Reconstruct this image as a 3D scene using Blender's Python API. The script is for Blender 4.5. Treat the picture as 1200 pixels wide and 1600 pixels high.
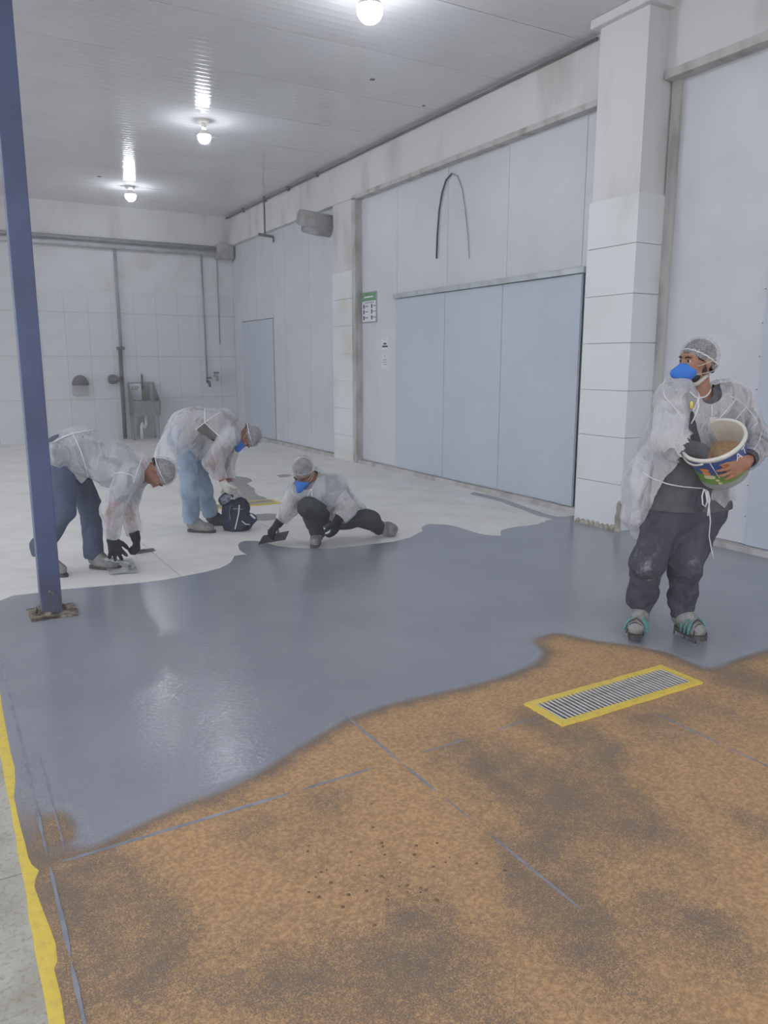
import bpy, bmesh, math, random
import numpy as np
from mathutils import Vector, Matrix
from mathutils.bvhtree import BVHTree
from mathutils.geometry import delaunay_2d_cdt
random.seed(7)
for o in list(bpy.data.objects): bpy.data.objects.remove(o)
S = bpy.context.scene
C = S.collection

# ------------------------------------------------------------------ camera, world, exposure
FPX, YAW, PITCH, CAMZ = 1205.5, 0.52384, 0.19133, 1.6
F_ = np.array([math.sin(YAW)*math.cos(PITCH), math.cos(YAW)*math.cos(PITCH), -math.sin(PITCH)])
R_ = np.array([math.cos(YAW), -math.sin(YAW), 0.0])
U_ = np.cross(R_, F_)
CAM = np.array([0.0, 0.0, CAMZ])
cd = bpy.data.cameras.new('camera'); co = bpy.data.objects.new('camera', cd); C.objects.link(co)
cd.sensor_fit = 'VERTICAL'; cd.sensor_height = 36.0; cd.lens = 36.0*FPX/1600.0
cd.clip_start = 0.05; cd.clip_end = 200
m = Matrix.Identity(4)
for i in range(3):
    m[i][0], m[i][1], m[i][2], m[i][3] = R_[i], U_[i], -F_[i], CAM[i]
co.matrix_world = m
S.camera = co
W = bpy.data.worlds.new('world'); S.world = W; W.use_nodes = True
W.node_tree.nodes['Background'].inputs[0].default_value = (0.55, 0.57, 0.62, 1)
W.node_tree.nodes['Background'].inputs[1].default_value = 2.1  # soft daylight added through the unseen open sides to lift the ceiling
S.view_settings.view_transform = 'Standard'; S.view_settings.look = 'None'
S.view_settings.gamma = 1.0; S.view_settings.use_curve_mapping = False
S.view_settings.exposure = 0.88
LAMP = 72.0           # emission of the ceiling bulbs
HAZE = 0.020          # dust in the air, per metre
S.cycles.volume_bounces = 0
S.cycles.max_bounces = 6; S.cycles.diffuse_bounces = 4; S.cycles.transparent_max_bounces = 10
S.cycles.sample_clamp_indirect = 6.0
S.cycles.use_adaptive_sampling = True; S.cycles.adaptive_threshold = 0.05; S.cycles.adaptive_min_samples = 16
S.cycles.caustics_reflective = False; S.cycles.caustics_refractive = False

# ------------------------------------------------------------------ helpers
def ray(x, y): return R_*(x-600)/FPX - U_*(y-800)/FPX + F_
def fl(x, y, z=0.0):
    d = ray(x, y); return CAM + d*(z-CAMZ)/d[2]
def onX(x, y, X): d = ray(x, y); return CAM + d*X/d[0]
def onY(x, y, Y): d = ray(x, y); return CAM + d*Y/d[1]
HD = np.array([math.sin(YAW), math.cos(YAW), 0.0])
def atD(x, y, D):                       # point seen in that direction, D metres ahead on the ground
    d = ray(x, y); return CAM + d*D/(d@HD)
def proj(P):
    P = np.atleast_2d(P)-CAM; z = P@F_
    return np.stack([600+FPX*(P@R_)/z, 800-FPX*(P@U_)/z], 1)

def tag(o, label=None, cat=None, group=None, kind=None):
    if label: o['label'] = label
    if cat: o['category'] = cat
    if group: o['group'] = group
    if kind: o['kind'] = kind
    return o
def link(name, me, mat=None, parent=None):
    o = bpy.data.objects.new(name, me); C.objects.link(o)
    if mat is not None and me is not None and len(me.materials) == 0: me.materials.append(mat)
    if parent is not None:
        o.parent = parent
        o.matrix_parent_inverse = parent.matrix_world.inverted() if parent.type else Matrix()
    return o
def empty(name, loc):
    o = bpy.data.objects.new(name, None); C.objects.link(o); o.location = loc
    o.empty_display_size = 0.1
    bpy.context.view_layer.update()
    return o
class MB:
    def __init__(s): s.v = []; s.f = []; s.m = []; s.mi = 0
    def add(s, vs, fs):
        b = len(s.v); s.v += [tuple(map(float, v)) for v in vs]; s.f += [tuple(b+i for i in f) for f in fs]; s.m += [s.mi]*len(fs)
        return s
    def box(s, x0, x1, y0, y1, z0, z1):
        return s.add([(x0,y0,z0),(x1,y0,z0),(x1,y1,z0),(x0,y1,z0),(x0,y0,z1),(x1,y0,z1),(x1,y1,z1),(x0,y1,z1)],
            [(0,3,2,1),(4,5,6,7),(0,1,5,4),(1,2,6,5),(2,3,7,6),(3,0,4,7)])
    def bevbox(s, x0, x1, y0, y1, z0, z1, b=0.01, seg=2):
        bm = bmesh.new(); bmesh.ops.create_cube(bm, size=1)
        for v in bm.verts:
            v.co = Vector(((x0+x1)/2+v.co.x*(x1-x0), (y0+y1)/2+v.co.y*(y1-y0), (z0+z1)/2+v.co.z*(z1-z0)))
        bmesh.ops.bevel(bm, geom=bm.edges[:], offset=b, segments=seg, affect='EDGES', profile=0.5)
        bm.verts.index_update()
        s.add([v.co[:] for v in bm.verts], [[v.index for v in f.verts] for f in bm.faces]); bm.free()
        return s
    def tube(s, pts, r, n=8, cap=True):
        pts = [np.array(p, float) for p in pts]; k = len(pts)
        rs = r if hasattr(r, '__len__') else [r]*k
        tg = [pts[min(i+1, k-1)]-pts[max(i-1, 0)] for i in range(k)]
        tg = [t/(np.linalg.norm(t)+1e-12) for t in tg]
        up = np.array([0, 0, 1.0]) if abs(tg[0][2]) < .9 else np.array([1.0, 0, 0])
        a = np.cross(tg[0], up); a /= np.linalg.norm(a)
        vs = []
        for i in range(k):
            a = a - tg[i]*(a@tg[i]); a /= np.linalg.norm(a)+1e-12; b = np.cross(tg[i], a)
            for j in range(n):
                t = 2*math.pi*j/n; vs.append(pts[i]+rs[i]*(a*math.cos(t)+b*math.sin(t)))
        fs = []
        for i in range(k-1):
            for j in range(n):
                j2 = (j+1) % n; fs.append((i*n+j, i*n+j2, (i+1)*n+j2, (i+1)*n+j))
        if cap: fs.append(tuple(range(n-1, -1, -1))); fs.append(tuple(range((k-1)*n, k*n)))
        return s.add(vs, fs)
    def lathe(s, c, axis, prof, n=32):           # prof: list of (radius, height along axis)
        ax = np.array(axis, float); ax /= np.linalg.norm(ax)
        a = np.cross(ax, [0, 0, 1.0] if abs(ax[2]) < .9 else [1.0, 0, 0]); a /= np.linalg.norm(a); b = np.cross(ax, a)
        vs = []
        for (r, h) in prof:
            for j in range(n):
                t = 2*math.pi*j/n; vs.append(np.array(c)+ax*h+r*(a*math.cos(t)+b*math.sin(t)))
        fs = []
        for i in range(len(prof)-1):
            for j in range(n):
                j2 = (j+1) % n; fs.append((i*n+j, i*n+j2, (i+1)*n+j2, (i+1)*n+j))
        return s.add(vs, fs)
    def prism(s, poly, z0, z1):                  # poly in xy
        n = len(poly); vs = [(p[0], p[1], z0) for p in poly]+[(p[0], p[1], z1) for p in poly]
        fs = [tuple(range(n-1, -1, -1)), tuple(range(n, 2*n))]+[(i, (i+1) % n, n+(i+1) % n, n+i) for i in range(n)]
        return s.add(vs, fs)
    def mesh(s, name, mats, smooth=False):
        me = bpy.data.meshes.new(name); me.from_pydata(s.v, [], s.f); me.update()
        for m_ in (mats if isinstance(mats, (list, tuple)) else [mats]): me.materials.append(m_)
        me.polygons.foreach_set('material_index', s.m)
        bm = bmesh.new(); bm.from_mesh(me); bmesh.ops.recalc_face_normals(bm, faces=bm.faces); bm.to_mesh(me); bm.free()
        if smooth: me.polygons.foreach_set('use_smooth', [True]*len(me.polygons))
        return me
    def build(s, name, mats, parent=None, smooth=False):
        return link(name, s.mesh(name, mats, smooth), None, parent)
def bx(name, mat, dims, parent=None, bev=0):
    mb = MB()
    (mb.bevbox(*dims, b=bev) if bev else mb.box(*dims))
    return mb.build(name, mat, parent)
def part_copy(src, name, parent, dx=(0, 0, 0)):
    o = bpy.data.objects.new(name, src.data); C.objects.link(o)
    o.parent = parent; o.matrix_parent_inverse = parent.matrix_world.inverted()
    o.location = Vector(src.location)+Vector(dx); o.rotation_euler = src.rotation_euler
    return o

# ------------------------------------------------------------------ materials
def srgb(r, g, b):
    f = lambda c: (c/255/12.92 if c/255 <= .04045 else ((c/255+.055)/1.055)**2.4)
    return (f(r), f(g), f(b))
class NT:
    def __init__(s, name):
        s.m = bpy.data.materials.new(name); s.m.use_nodes = True; s.t = s.m.node_tree; s.t.nodes.clear()
        s.out = s.n('ShaderNodeOutputMaterial'); s.p = s.n('ShaderNodeBsdfPrincipled'); s.l(s.p.outputs[0], s.out.inputs[0])
        s.tc = s.n('ShaderNodeTexCoord'); s.co = s.tc.outputs['Object']
    def n(s, t, **k):
        x = s.t.nodes.new(t)
        for a, b in k.items(): setattr(x, a, b)
        return x
    def l(s, a, b): s.t.links.new(a, b)
    def noise(s, scale, detail=3, rough=.55, co=None, stretch=None, dist=0):
        x = s.n('ShaderNodeTexNoise'); x.inputs['Scale'].default_value = scale; x.inputs['Detail'].default_value = detail
        x.inputs['Roughness'].default_value = rough; x.inputs['Distortion'].default_value = dist
        c = co or s.co
        if stretch:
            mp = s.n('ShaderNodeMapping'); mp.inputs['Scale'].default_value = stretch; s.l(c, mp.inputs[0]); c = mp.outputs[0]
        s.l(c, x.inputs['Vector']); return x.outputs['Fac']
    def ramp(s, fac, a, b, lo=0., hi=1.):
        x = s.n('ShaderNodeMapRange'); x.inputs[1].default_value = a; x.inputs[2].default_value = b
        x.inputs[3].default_value = lo; x.inputs[4].default_value = hi; x.interpolation_type = 'SMOOTHSTEP'
        s.l(fac, x.inputs[0]); return x.outputs[0]
    def mix(s, fac, a, b):
        x = s.n('ShaderNodeMix', data_type='RGBA')
        for sock, v in ((x.inputs[0], fac), (x.inputs[6], a), (x.inputs[7], b)):
            if isinstance(v, bpy.types.NodeSocket): s.l(v, sock)
            elif isinstance(v, (int, float)): sock.default_value = v
            else: sock.default_value = (*v, 1) if len(v) == 3 else v
        return x.outputs[2]
    def math(s, op, a, b=0.0, clamp=False):
        x = s.n('ShaderNodeMath', operation=op, use_clamp=clamp)
        for sock, v in ((x.inputs[0], a), (x.inputs[1], b)):
            if isinstance(v, bpy.types.NodeSocket): s.l(v, sock)
            else: sock.default_value = v
        return x.outputs[0]
    def set(s, name, v):
        k = s.p.inputs[name]
        if isinstance(v, bpy.types.NodeSocket): s.l(v, k)
        elif isinstance(v, (tuple, list)): k.default_value = (*v, 1) if len(v) == 3 and k.type == 'RGBA' else v
        else: k.default_value = v
    def bump(s, h, strength=.3, dist=.01, prev=None):
        b = s.n('ShaderNodeBump'); b.inputs['Strength'].default_value = strength; b.inputs['Distance'].default_value = dist
        s.l(h, b.inputs['Height'])
        if prev is not None: s.l(prev, b.inputs['Normal'])
        s.l(b.outputs[0], s.p.inputs['Normal']); return b.outputs[0]
def pm(name, c, c2=None, rough=.6, scale=4, lo=.35, hi=.75, bump=0, bscale=60, metal=0, spec=.4, stretch=None, bdist=.004, detail=4):
    t = NT(name)
    c2 = c2 or tuple(x*.8 for x in c)
    t.set('Base Color', t.mix(t.ramp(t.noise(scale, detail, stretch=stretch), lo, hi), c, c2))
    t.set('Roughness', rough); t.set('Metallic', metal); t.set('Specular IOR Level', spec)
    if bump: t.bump(t.noise(bscale, 3, stretch=stretch), bump, bdist)
    return t.m

M = {}
M['wall'] = pm('white_wall_paint', srgb(218,219,222), srgb(200,199,197), .7, 1.6, .45, .8, .15, 30)
def panel_mat(name, a, b):
    t = NT(name)
    n1 = t.noise(1.1, 5, .6); n2 = t.noise(3, 4, .6, stretch=(1, 1, .12))
    c = t.mix(t.ramp(n1, .4, .8), a, b); c = t.mix(t.ramp(n2, .55, .85, 0, .5), c, srgb(190,184,170))
    t.set('Base Color', c); t.set('Roughness', .38); t.set('Specular IOR Level', .4)
    w = t.n('ShaderNodeTexWave', wave_type='BANDS', bands_direction='Y', wave_profile='SIN'); w.inputs['Scale'].default_value = 6.0
    t.l(t.co, w.inputs[0]); t.bump(w.outputs['Fac'], .12, .003)
    return t.m
M['panel'] = panel_mat('white_cold_room_panel', srgb(210,213,220), srgb(200,201,206))
M['doorpanel'] = panel_mat('pale_blue_door_panel', srgb(192,201,212), srgb(182,192,204))
M['trimdirty'] = pm('grimy_beige_trim', srgb(194,192,190), srgb(150,145,139), .7, 5, .4, .75, .2, 40, stretch=(1,1,.4))
M['galv'] = pm('galvanised_rail', srgb(196,202,206), srgb(170,176,180), .35, 6, metal=.4)
M['tile'] = pm('white_wall_tile', srgb(214,217,220), srgb(200,202,203), .42, 1.3, .4, .8, .05, 20)
M['coltile'] = pm('white_column_tile', srgb(226,229,231), srgb(206,204,190), .45, 1.1, .5, .85, .08, 25)
M['grout'] = pm('grout', srgb(186,185,183), srgb(168,165,160), .9, 6)
M['plaster'] = pm('aged_white_plaster', srgb(217,217,218), srgb(186,183,179), .8, 2.2, .45, .8, .25, 22, stretch=(1,1,.35))
def ceil_mat():
    t = NT('white_pvc_slat_ceiling')
    c = t.mix(t.ramp(t.noise(.9, 4), .4, .8), srgb(216,215,218), srgb(202,200,203)); t.set('Base Color', c)
    t.set('Roughness', .13); t.set('Specular IOR Level', .5)
    w = t.n('ShaderNodeTexWave', wave_type='BANDS', bands_direction='Y', wave_profile='SIN'); w.inputs['Scale'].default_value = math.pi*2/(20*0.1136)
    t.l(t.co, w.inputs[0]); b = t.bump(t.math('POWER', w.outputs['Fac'], 3.0), .25, .006)
    t.bump(t.noise(3, 2), .06, .02, b)
    return t.m
M['ceil'] = ceil_mat()
def slab_mat():
    t = NT('pale_ground_concrete')
    n1 = t.noise(1.7, 6, .65); n2 = t.noise(9, 5, .7); n3 = t.noise(5, 3, .6, stretch=(.25, 1.6, 1))
    c = t.mix(t.ramp(n1, .35, .75), srgb(232,231,228), srgb(214,212,206))
    c = t.mix(t.ramp(n3, .55, .8, 0, .5), c, srgb(196,193,186)); c = t.mix(t.ramp(n2, .62, .8, 0, .35), c, srgb(186,180,168))
    t.set('Base Color', c); t.set('Roughness', .55); t.bump(n2, .15, .004)
    return t.m
M['slab'] = slab_mat()
def concrete_mat():
    t = NT('old_grey_concrete')
    n1 = t.noise(4, 6, .65); n2 = t.noise(60, 4, .7)
    c = t.mix(t.ramp(n1, .4, .75), srgb(184,183,174), srgb(156,151,138)); c = t.mix(t.ramp(n2, .48, .7, 0, .75), c, srgb(140,124,100))
    t.set('Base Color', c); t.set('Roughness', .75); t.bump(n2, .25, .004)
    return t.m
M['concrete'] = concrete_mat()
def yellow_mat():
    t = NT('worn_yellow_paint')
    n = t.noise(30, 5, .7); t.set('Base Color', t.mix(t.ramp(n, .45, .8), srgb(228,202,84), srgb(196,172,92))); t.set('Roughness', .55); t.bump(n, .15, .003)
    return t.m
M['yellow'] = yellow_mat()
def coat_mat():
    t = NT('wet_grey_resin_with_sand')
    at = t.n('ShaderNodeAttribute', attribute_name='sand'); s = at.outputs['Fac']
    grain = t.noise(210, 2, .6); mid = t.noise(7, 5, .62); big = t.noise(1.5, 3)
    # how much sand lies there: patchy at three sizes
    gate = t.ramp(s, .02, .2)
    nz = t.math('ADD', t.math('MULTIPLY', t.math('SUBTRACT', mid, .5), .7), t.math('MULTIPLY', t.math('SUBTRACT', grain, .5), 1.5))
    v = t.math('ADD', s, t.math('MULTIPLY', nz, gate))
    k = t.ramp(v, .34, .86)
    sandc = t.mix(t.ramp(t.noise(70, 3), .3, .7), srgb(202,162,117), srgb(164,130,93))
    grey = t.mix(t.ramp(big, .35, .7), srgb(146,149,158), srgb(137,140,150))
    damp = t.mix(t.ramp(s, .2, .46), grey, srgb(120,106,92))
    t.set('Base Color', t.mix(k, damp, sandc))
    rw = t.ramp(t.noise(3, 4), .3, .7, .09, .17)
    dry = t.ramp(v, .15, .45)
    r = t.n('ShaderNodeMix', data_type='FLOAT'); t.l(dry, r.inputs[0]); t.l(rw, r.inputs[2]); r.inputs[3].default_value = .92
    t.set('Roughness', r.outputs[0]); t.set('Specular IOR Level', .5)
    b1 = t.noise(48, 3, .6, stretch=(.8, 1.5, 1), dist=.2); b2 = t.noise(6, 3, .5, stretch=(.4, 1.7, 1))
    b = t.bump(t.math('ADD', t.math('MULTIPLY', b1, .5), t.math('MULTIPLY', b2, .35)), .26, .012)
    t.bump(t.math('MULTIPLY', grain, dry), .35, .004, b)
    return t.m
M['coat'] = coat_mat()
M['wetline'] = pm('wet_grey_resin_joint', srgb(146,149,160), srgb(122,124,134), .24, 12, bump=.3, bscale=50)
M['patch'] = pm('damp_mortar_patch', srgb(160,158,156), srgb(140,138,138), .5, 5, bump=.2, bscale=30)
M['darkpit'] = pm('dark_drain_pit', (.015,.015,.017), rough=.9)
M['bar'] = pm('worn_drain_bar', srgb(206,204,200), srgb(120,118,114), .5, 9, .45, .75, metal=.2)
def post_mat():
    t = NT('chipped_blue_paint')
    n = t.noise(26, 5, .7, stretch=(1, 1, .35))
    sx = t.n('ShaderNodeSeparateXYZ'); t.l(t.co, sx.inputs[0])
    c = t.mix(t.ramp(t.noise(4, 4), .35, .7), srgb(70,82,124), srgb(60,70,106))
    rust = t.math('ADD', t.ramp(n, .66, .78), t.math('MULTIPLY', t.ramp(sx.outputs[2], .42, .0), t.ramp(n, .35, .6)), True)
    t.set('Base Color', t.mix(rust, c, srgb(70,58,50))); t.set('Roughness', .45); t.bump(n, .15, .003)
    return t.m
M['post'] = post_mat()
M['rust'] = pm('rusty_mortar_crusted_steel', srgb(150,142,126), srgb(62,54,48), .85, 22, .35, .65, .6, 40)
M['pipe'] = pm('grey_pipe', srgb(160,162,166), srgb(130,130,134), .5, 5)
M['pipew'] = pm('white_painted_pipe', srgb(205,206,210), srgb(180,180,182), .5, 5)
M['conduit'] = pm('dark_conduit', srgb(110,108,112), srgb(86,84,86), .6, 8)
M['steel'] = pm('brushed_stainless', srgb(168,170,172), srgb(140,142,144), .38, 5, metal=.7, stretch=(4,4,.6))
M['pvc'] = pm('white_pvc', srgb(226,224,218), rough=.4)
M['duct'] = pm('dusty_duct_wrap', srgb(176,175,174), srgb(140,138,136), .7, 6, bump=.3, bscale=20)
M['darkhood'] = pm('dark_grey_hood', srgb(112,110,110), srgb(92,90,90), .6, 6)
M['palepatch'] = pm('pale_grey_cover', srgb(176,176,178), srgb(164,163,164), .6, 6)
M['paper'] = pm('white_paper', srgb(226,227,232), srgb(214,215,220), .7, 5)
M['green'] = pm('green_print', srgb(104,160,112), srgb(90,146,100), .6, 20)
M['ink'] = pm('black_ink', srgb(60,62,66), rough=.8)
M['greyink'] = pm('grey_ink', srgb(150,152,158), rough=.8)
M['cable'] = pm('black_cable', srgb(62,60,62), rough=.5)
M['cablegrey'] = pm('grey_cable', srgb(168,168,174), rough=.5)
M['hole'] = pm('dark_hole', srgb(70,68,70), rough=.9)
def lamp_mat(e):
    t = NT('lit_bulb'); t.set('Base Color', (1,1,1)); t.set('Emission Color', (.89,.925,1.0)); t.set('Emission Strength', e); return t.m

# ------------------------------------------------------------------ the room
ZC = 4.68; XW = 5.85; XP = 5.95; YB = 16.98; XL = -4.2; YF = -4.0
floor = MB().box(XL, 6.2, YF, YB+.2, -.45, -.25).build('floor', M['concrete']); tag(floor, 'pale ground concrete floor slabs across the whole hall', None, None, 'structure')
yd = bx('yard', M['concrete'], (-40, XL-.01, -40, 40, -.3, -.07)); tag(yd, 'concrete yard outside the open left side of the hall', kind='structure')  # unseen ground added for the invented daylight to bounce in from
yd2 = bx('yard_apron', M['concrete'], (XL, 40, -40, YF-.01, -.3, -.07)); tag(yd2, 'concrete yard outside the open end behind the camera', kind='structure')  # added too, behind the camera, for the same invented daylight
wb = bx('wall_back', M['wall'], (XL, 6.2, YB, YB+.2, -.25, ZC)); tag(wb, 'far end wall with white plaster above grey tiles', kind='structure')
wr = bx('wall_right', M['panel'], (6.0, 6.2, YF, YB, -.06, ZC)); tag(wr, 'long right wall of white cold room panels', kind='structure')
ce = bx('ceiling', M['conduit'], (XL, 6.2, YF, YB, ZC+.012, ZC+.15)); tag(ce, 'white glossy plastic slat ceiling', kind='structure')

# ceiling strips
y = 2.42-1.25*5; k = 0
src = None
while y < YB-.05:
    y1 = min(y+1.25, YB); y0 = max(y, YF)
    if y1-y0 > .1:
        if src is None or abs((y1-y0)-1.25) > .01:
            o = bx('ceiling_panel', M['ceil'], (XL+.01, 6.0, .005, (y1-y0)-.005, ZC, ZC+.012), ce); o.location.y = y0
            if abs((y1-y0)-1.25) < .01: src = o
        else:
            o = part_copy(src, 'ceiling_panel', ce); o.location.y = y0
    y += 1.25
for (px, py, r) in ((582,124,.03), (662,165,.02), (155,276,.035)):
    p = fl(px, py, ZC); MB().lathe((p[0],p[1],ZC-.004), (0,0,1), [(0.001,0),(r,0),(r,.006),(0.001,.006)], 14).build('fixing_hole', M['hole'], ce)  # flat discs on the panels; their dark colour stands for the shade inside holes

# coated area outline on the ground, from the far edge of the fresh resin
far_edge = [(-60,955),(-20,945),(0,940),(20,932),(63,927),(100,922),(160,917),(217,912),(258,907),(294,900),(320,895),(343,889),(356,883),(362,878),(366,870),(376,868),(388,867),(380,864),(374,859),(372,852),(376,848),(384,846),(402,846),(418,850),(432,854),(460,857),(487,858),(515,858),(540,856),(575,852),(617,847),(640,841),(652,835),(660,831),(659,825),(665,821),(672,819.5),(685,820),(700,821),(714,824),(727,828),(742,833),(757,836.5),(770,837.5),(783,838),(782,833),(784,829),(795,826),(807,824),(824,822),(840,820),(846,817),(856,816),(852,814),(867,812.5),(850,808),(840,806),(826,800),(813,795),(795,789),(783,784),(760,778),(735,772),(740,769.5),(770,776),(800,785),(830,796),(853,804),(870,808),(884,808)]
left_edge = [(102,1600),(96,1560),(85,1517),(90,1504),(87,1475),(78,1450),(66,1420),(54,1387),(56,1375),(62,1362),(50,1352),(44,1340),(40,1321),(34,1300),(28,1275),(22,1247),(24,1225),(23,1200),(17,1178),(13,1157),(6,1120),(0,1083),(-8,1050),(-20,1020),(-40,990)]
poly = [fl(*p)[:2] for p in far_edge]
poly = [p for p in poly]
poly += [np.array([5.93, poly[-1][1]]), np.array([5.93, 5.0]), np.array([5.93, 3.0]), np.array([5.93, -1.0]), np.array([.1, -1.0]), np.array([.12, .8])]
poly += [fl(*p)[:2] for p in left_edge]
poly = np.array(poly)
def dens(P, d):
    out = []
    for i in range(len(P)):
        a, b = P[i], P[(i+1) % len(P)]; n = max(1, int(np.linalg.norm(b-a)/d))
        for j in range(n): out.append(a+(b-a)*j/n)
    return np.array(out)
def inpoly(P, Q):
    x, y = Q[:,0], Q[:,1]; r = np.zeros(len(Q), bool); n = len(P)
    for i in range(n):
        x0, y0 = P[i]; x1, y1 = P[(i+1) % n]
        c = ((y0 > y) != (y1 > y)) & (x < (x1-x0)*(y-y0)/(y1-y0+1e-12)+x0); r ^= c
    return r
def pdist(P, Q, closed=True):
    d = np.full(len(Q), 1e9)
    for i in range(len(P) if closed else len(P)-1):
        a = P[i]; b = P[(i+1) % len(P)]; ab = b-a; t = np.clip(((Q-a)@ab)/(ab@ab+1e-12), 0, 1)
        d = np.minimum(d, np.linalg.norm(Q-a-t[:,None]*ab, axis=1))
    return d
GR = (2.285, 3.225, 2.365, 2.625)            # near grate outline x0 x1 y0 y1
hole = np.array([(GR[0]+.03, GR[2]+.03), (GR[1]-.03, GR[2]+.03), (GR[1]-.03, GR[3]-.03), (GR[0]+.03, GR[3]-.03)])
B = dens(poly, .06); n = len(B)
rngg = np.random.default_rng(3)
gx, gy = np.meshgrid(np.arange(-.1, 5.95, .05), np.arange(-1.0, 9.2, .05)); G = np.stack([gx.ravel(), gy.ravel()], 1)
G = G+rngg.uniform(-.012, .012, G.shape)
G = G[inpoly(poly, G) & (pdist(poly, G) > .02) & ~(((G[:,0] > hole[0,0]-.02) & (G[:,0] < hole[1,0]+.02) & (G[:,1] > hole[0,1]-.02) & (G[:,1] < hole[2,1]+.02)))]
allv = np.concatenate([B, hole, G])
ed = [(i, (i+1) % n) for i in range(n)]+[(n, n+1), (n+1, n+2), (n+2, n+3), (n+3, n)]
vo, _, fo, *_x = delaunay_2d_cdt([Vector(p) for p in allv], ed, [], 0, 1e-6)
vo = np.array([v[:] for v in vo]); fo = np.array([f for f in fo if len(f) == 3]); cen = vo[fo].mean(1)
keep = inpoly(poly, cen) & ~((cen[:,0] > hole[0,0]) & (cen[:,0] < hole[1,0]) & (cen[:,1] > hole[0,1]) & (cen[:,1] < hole[2,1]))
fo = fo[keep]
# where the sand was thrown
sb = [(-200,1700),(20,1440),(35,1335),(150,1316),(220,1290),(290,1258),(350,1236),(400,1212),(450,1180),(500,1150),(545,1124),(600,1105),(660,1090),(730,1075),(790,1058),(835,1040),(850,1022),(830,1000),(870,990),(930,1003),(1000,1012),(1040,1020),(1100,1042),(1150,1030),(1220,1012),(1400,1000),(1400,1900),(-200,1900)]
sp = np.array([fl(*p)[:2] for p in sb if p[1] < 1650]+[(.9, -.9), (.1, -.9)])
sp = np.array([fl(*p)[:2] for p in sb[1:-3]]+[np.array([5.9, 2.2]), np.array([5.9, -1]), np.array([.0, -1]), np.array([.0, 1.9])])
sd = pdist(sp, vo)*np.where(inpoly(sp, vo), 1, -1)
sand = np.clip((sd+.06)/.17, 0, 1)*.92
blots = [(500,1258,45,.3),(455,1330,60,.12),(110,1400,70,.38),(190,1385,60,.3),(250,1490,80,.33),(180,1560,80,.2),(560,1535,110,.25),(420,1560,90,.22),(830,1225,70,.3),(930,1175,60,.3),(1010,1130,60,.25),(950,1245,45,.34),(1010,1300,75,.28),(850,1290,75,.2),(1100,1110,60,.25),(1180,1070,55,.4),(1180,1290,40,.3),(640,1400,70,.2),(700,1190,60,.18),(760,1170,60,.16),(840,1360,70,.24),(900,1450,90,.22),(1050,1440,80,.18),(1140,1470,70,.18),(720,1560,110,.2),(980,1560,80,.15),(890,1148,35,.4),(830,1122,30,.35),(700,1500,70,.16),(380,1290,50,.18),(850,1420,60,.16)]
for (px, py, r, a) in blots:
    c0 = fl(px, py)[:2]; rr = r*np.linalg.norm(c0-fl(px+1, py)[:2]); d2 = np.linalg.norm((vo-c0)*[1, .62], axis=1)
    sand -= a*np.exp(-(d2/rr)**2)*1.25
bp = fl(88,1300)[:2]; sand = np.maximum(sand, .6*np.exp(-(np.linalg.norm((vo-bp)*[1, .5], axis=1)/.085)**2))
sand = np.where(vo[:,0] < .2, np.minimum(np.maximum(sand, .46*np.clip((3.5-vo[:,1])/1.0, 0, 1)), .55), sand)
inside = np.clip((sd-.04)/.12, 0, 1); sand = np.maximum(sand, .52*inside)
sand = np.clip(sand, 0, 1)
ZT = .006
nb = len(vo); V3 = np.concatenate([np.c_[vo, np.full(nb, ZT)], np.c_[vo, np.full(nb, -.01)]])
from collections import Counter
ec = Counter()
for f in fo:
    for a, b in ((f[0],f[1]),(f[1],f[2]),(f[2],f[0])): ec[(min(a,b),max(a,b))] += 1
skirt = [(a, b, b+nb, a+nb) for (a, b), c_ in ec.items() if c_ == 1]
mb = MB(); mb.add(V3, [tuple(f) for f in fo]+skirt); me = mb.mesh('floor_coating', M['coat'])
me.attributes.new('sand', 'FLOAT', 'POINT').data.foreach_set('value', np.concatenate([sand, sand]).astype('f4'))
coat = link('floor_coating', me); tag(coat, 'freshly troweled wet grey resin coating, sprinkled with orange sand in front', None, None, 'structure')

# ground slabs wherever the coating does not cover the whole cell
def slab_cell(i, j): return (1.5+1.25*i, 2.48+1.25*j)
smesh = MB().box(.003, 1.247, .003, 1.247, -.25, 0).mesh('slab', M['slab'])
for i in range(-5, 4):
    for j in range(-6, 12):
        x0, y0 = slab_cell(i, j)
        if x0 > 5.9 or y0 > YB or y0+1.25 < YF: continue
        q = np.array([(x0+a*1.25/6, y0+b*1.25/6) for a in range(7) for b in range(7)])
        if inpoly(poly, q).all(): continue
        old = x0+1.25 < .3
        if x0 < .13 < x0+1.25 or old or x0+1.25 > 5.99 or y0+1.25 > YB or x0 < .14:
            # cells cut by the yellow line or by a wall get their own outline
            xa, xb = x0+.003, min(x0+1.247, 5.99)
            ya, yb = max(y0+.003, YF), min(y0+1.247, YB)
            if ya > yb: continue
            if x0 < .13 < x0+1.25:
                bx('floor_slab', M['concrete'] if y0 < 5.5 else M['slab'], (xa, .128, ya, yb, -.25, 0), floor)
                bx('floor_slab', M['slab'], (.134, xb, ya, yb, -.25, 0), floor)
            else: bx('floor_slab', M['concrete'] if (old and y0 < 5.5) else M['slab'], (xa, xb, ya, yb, -.25, 0), floor)
        else:
            o = link('floor_slab', smesh, None, floor); o.location = (x0, y0, 0)
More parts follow.
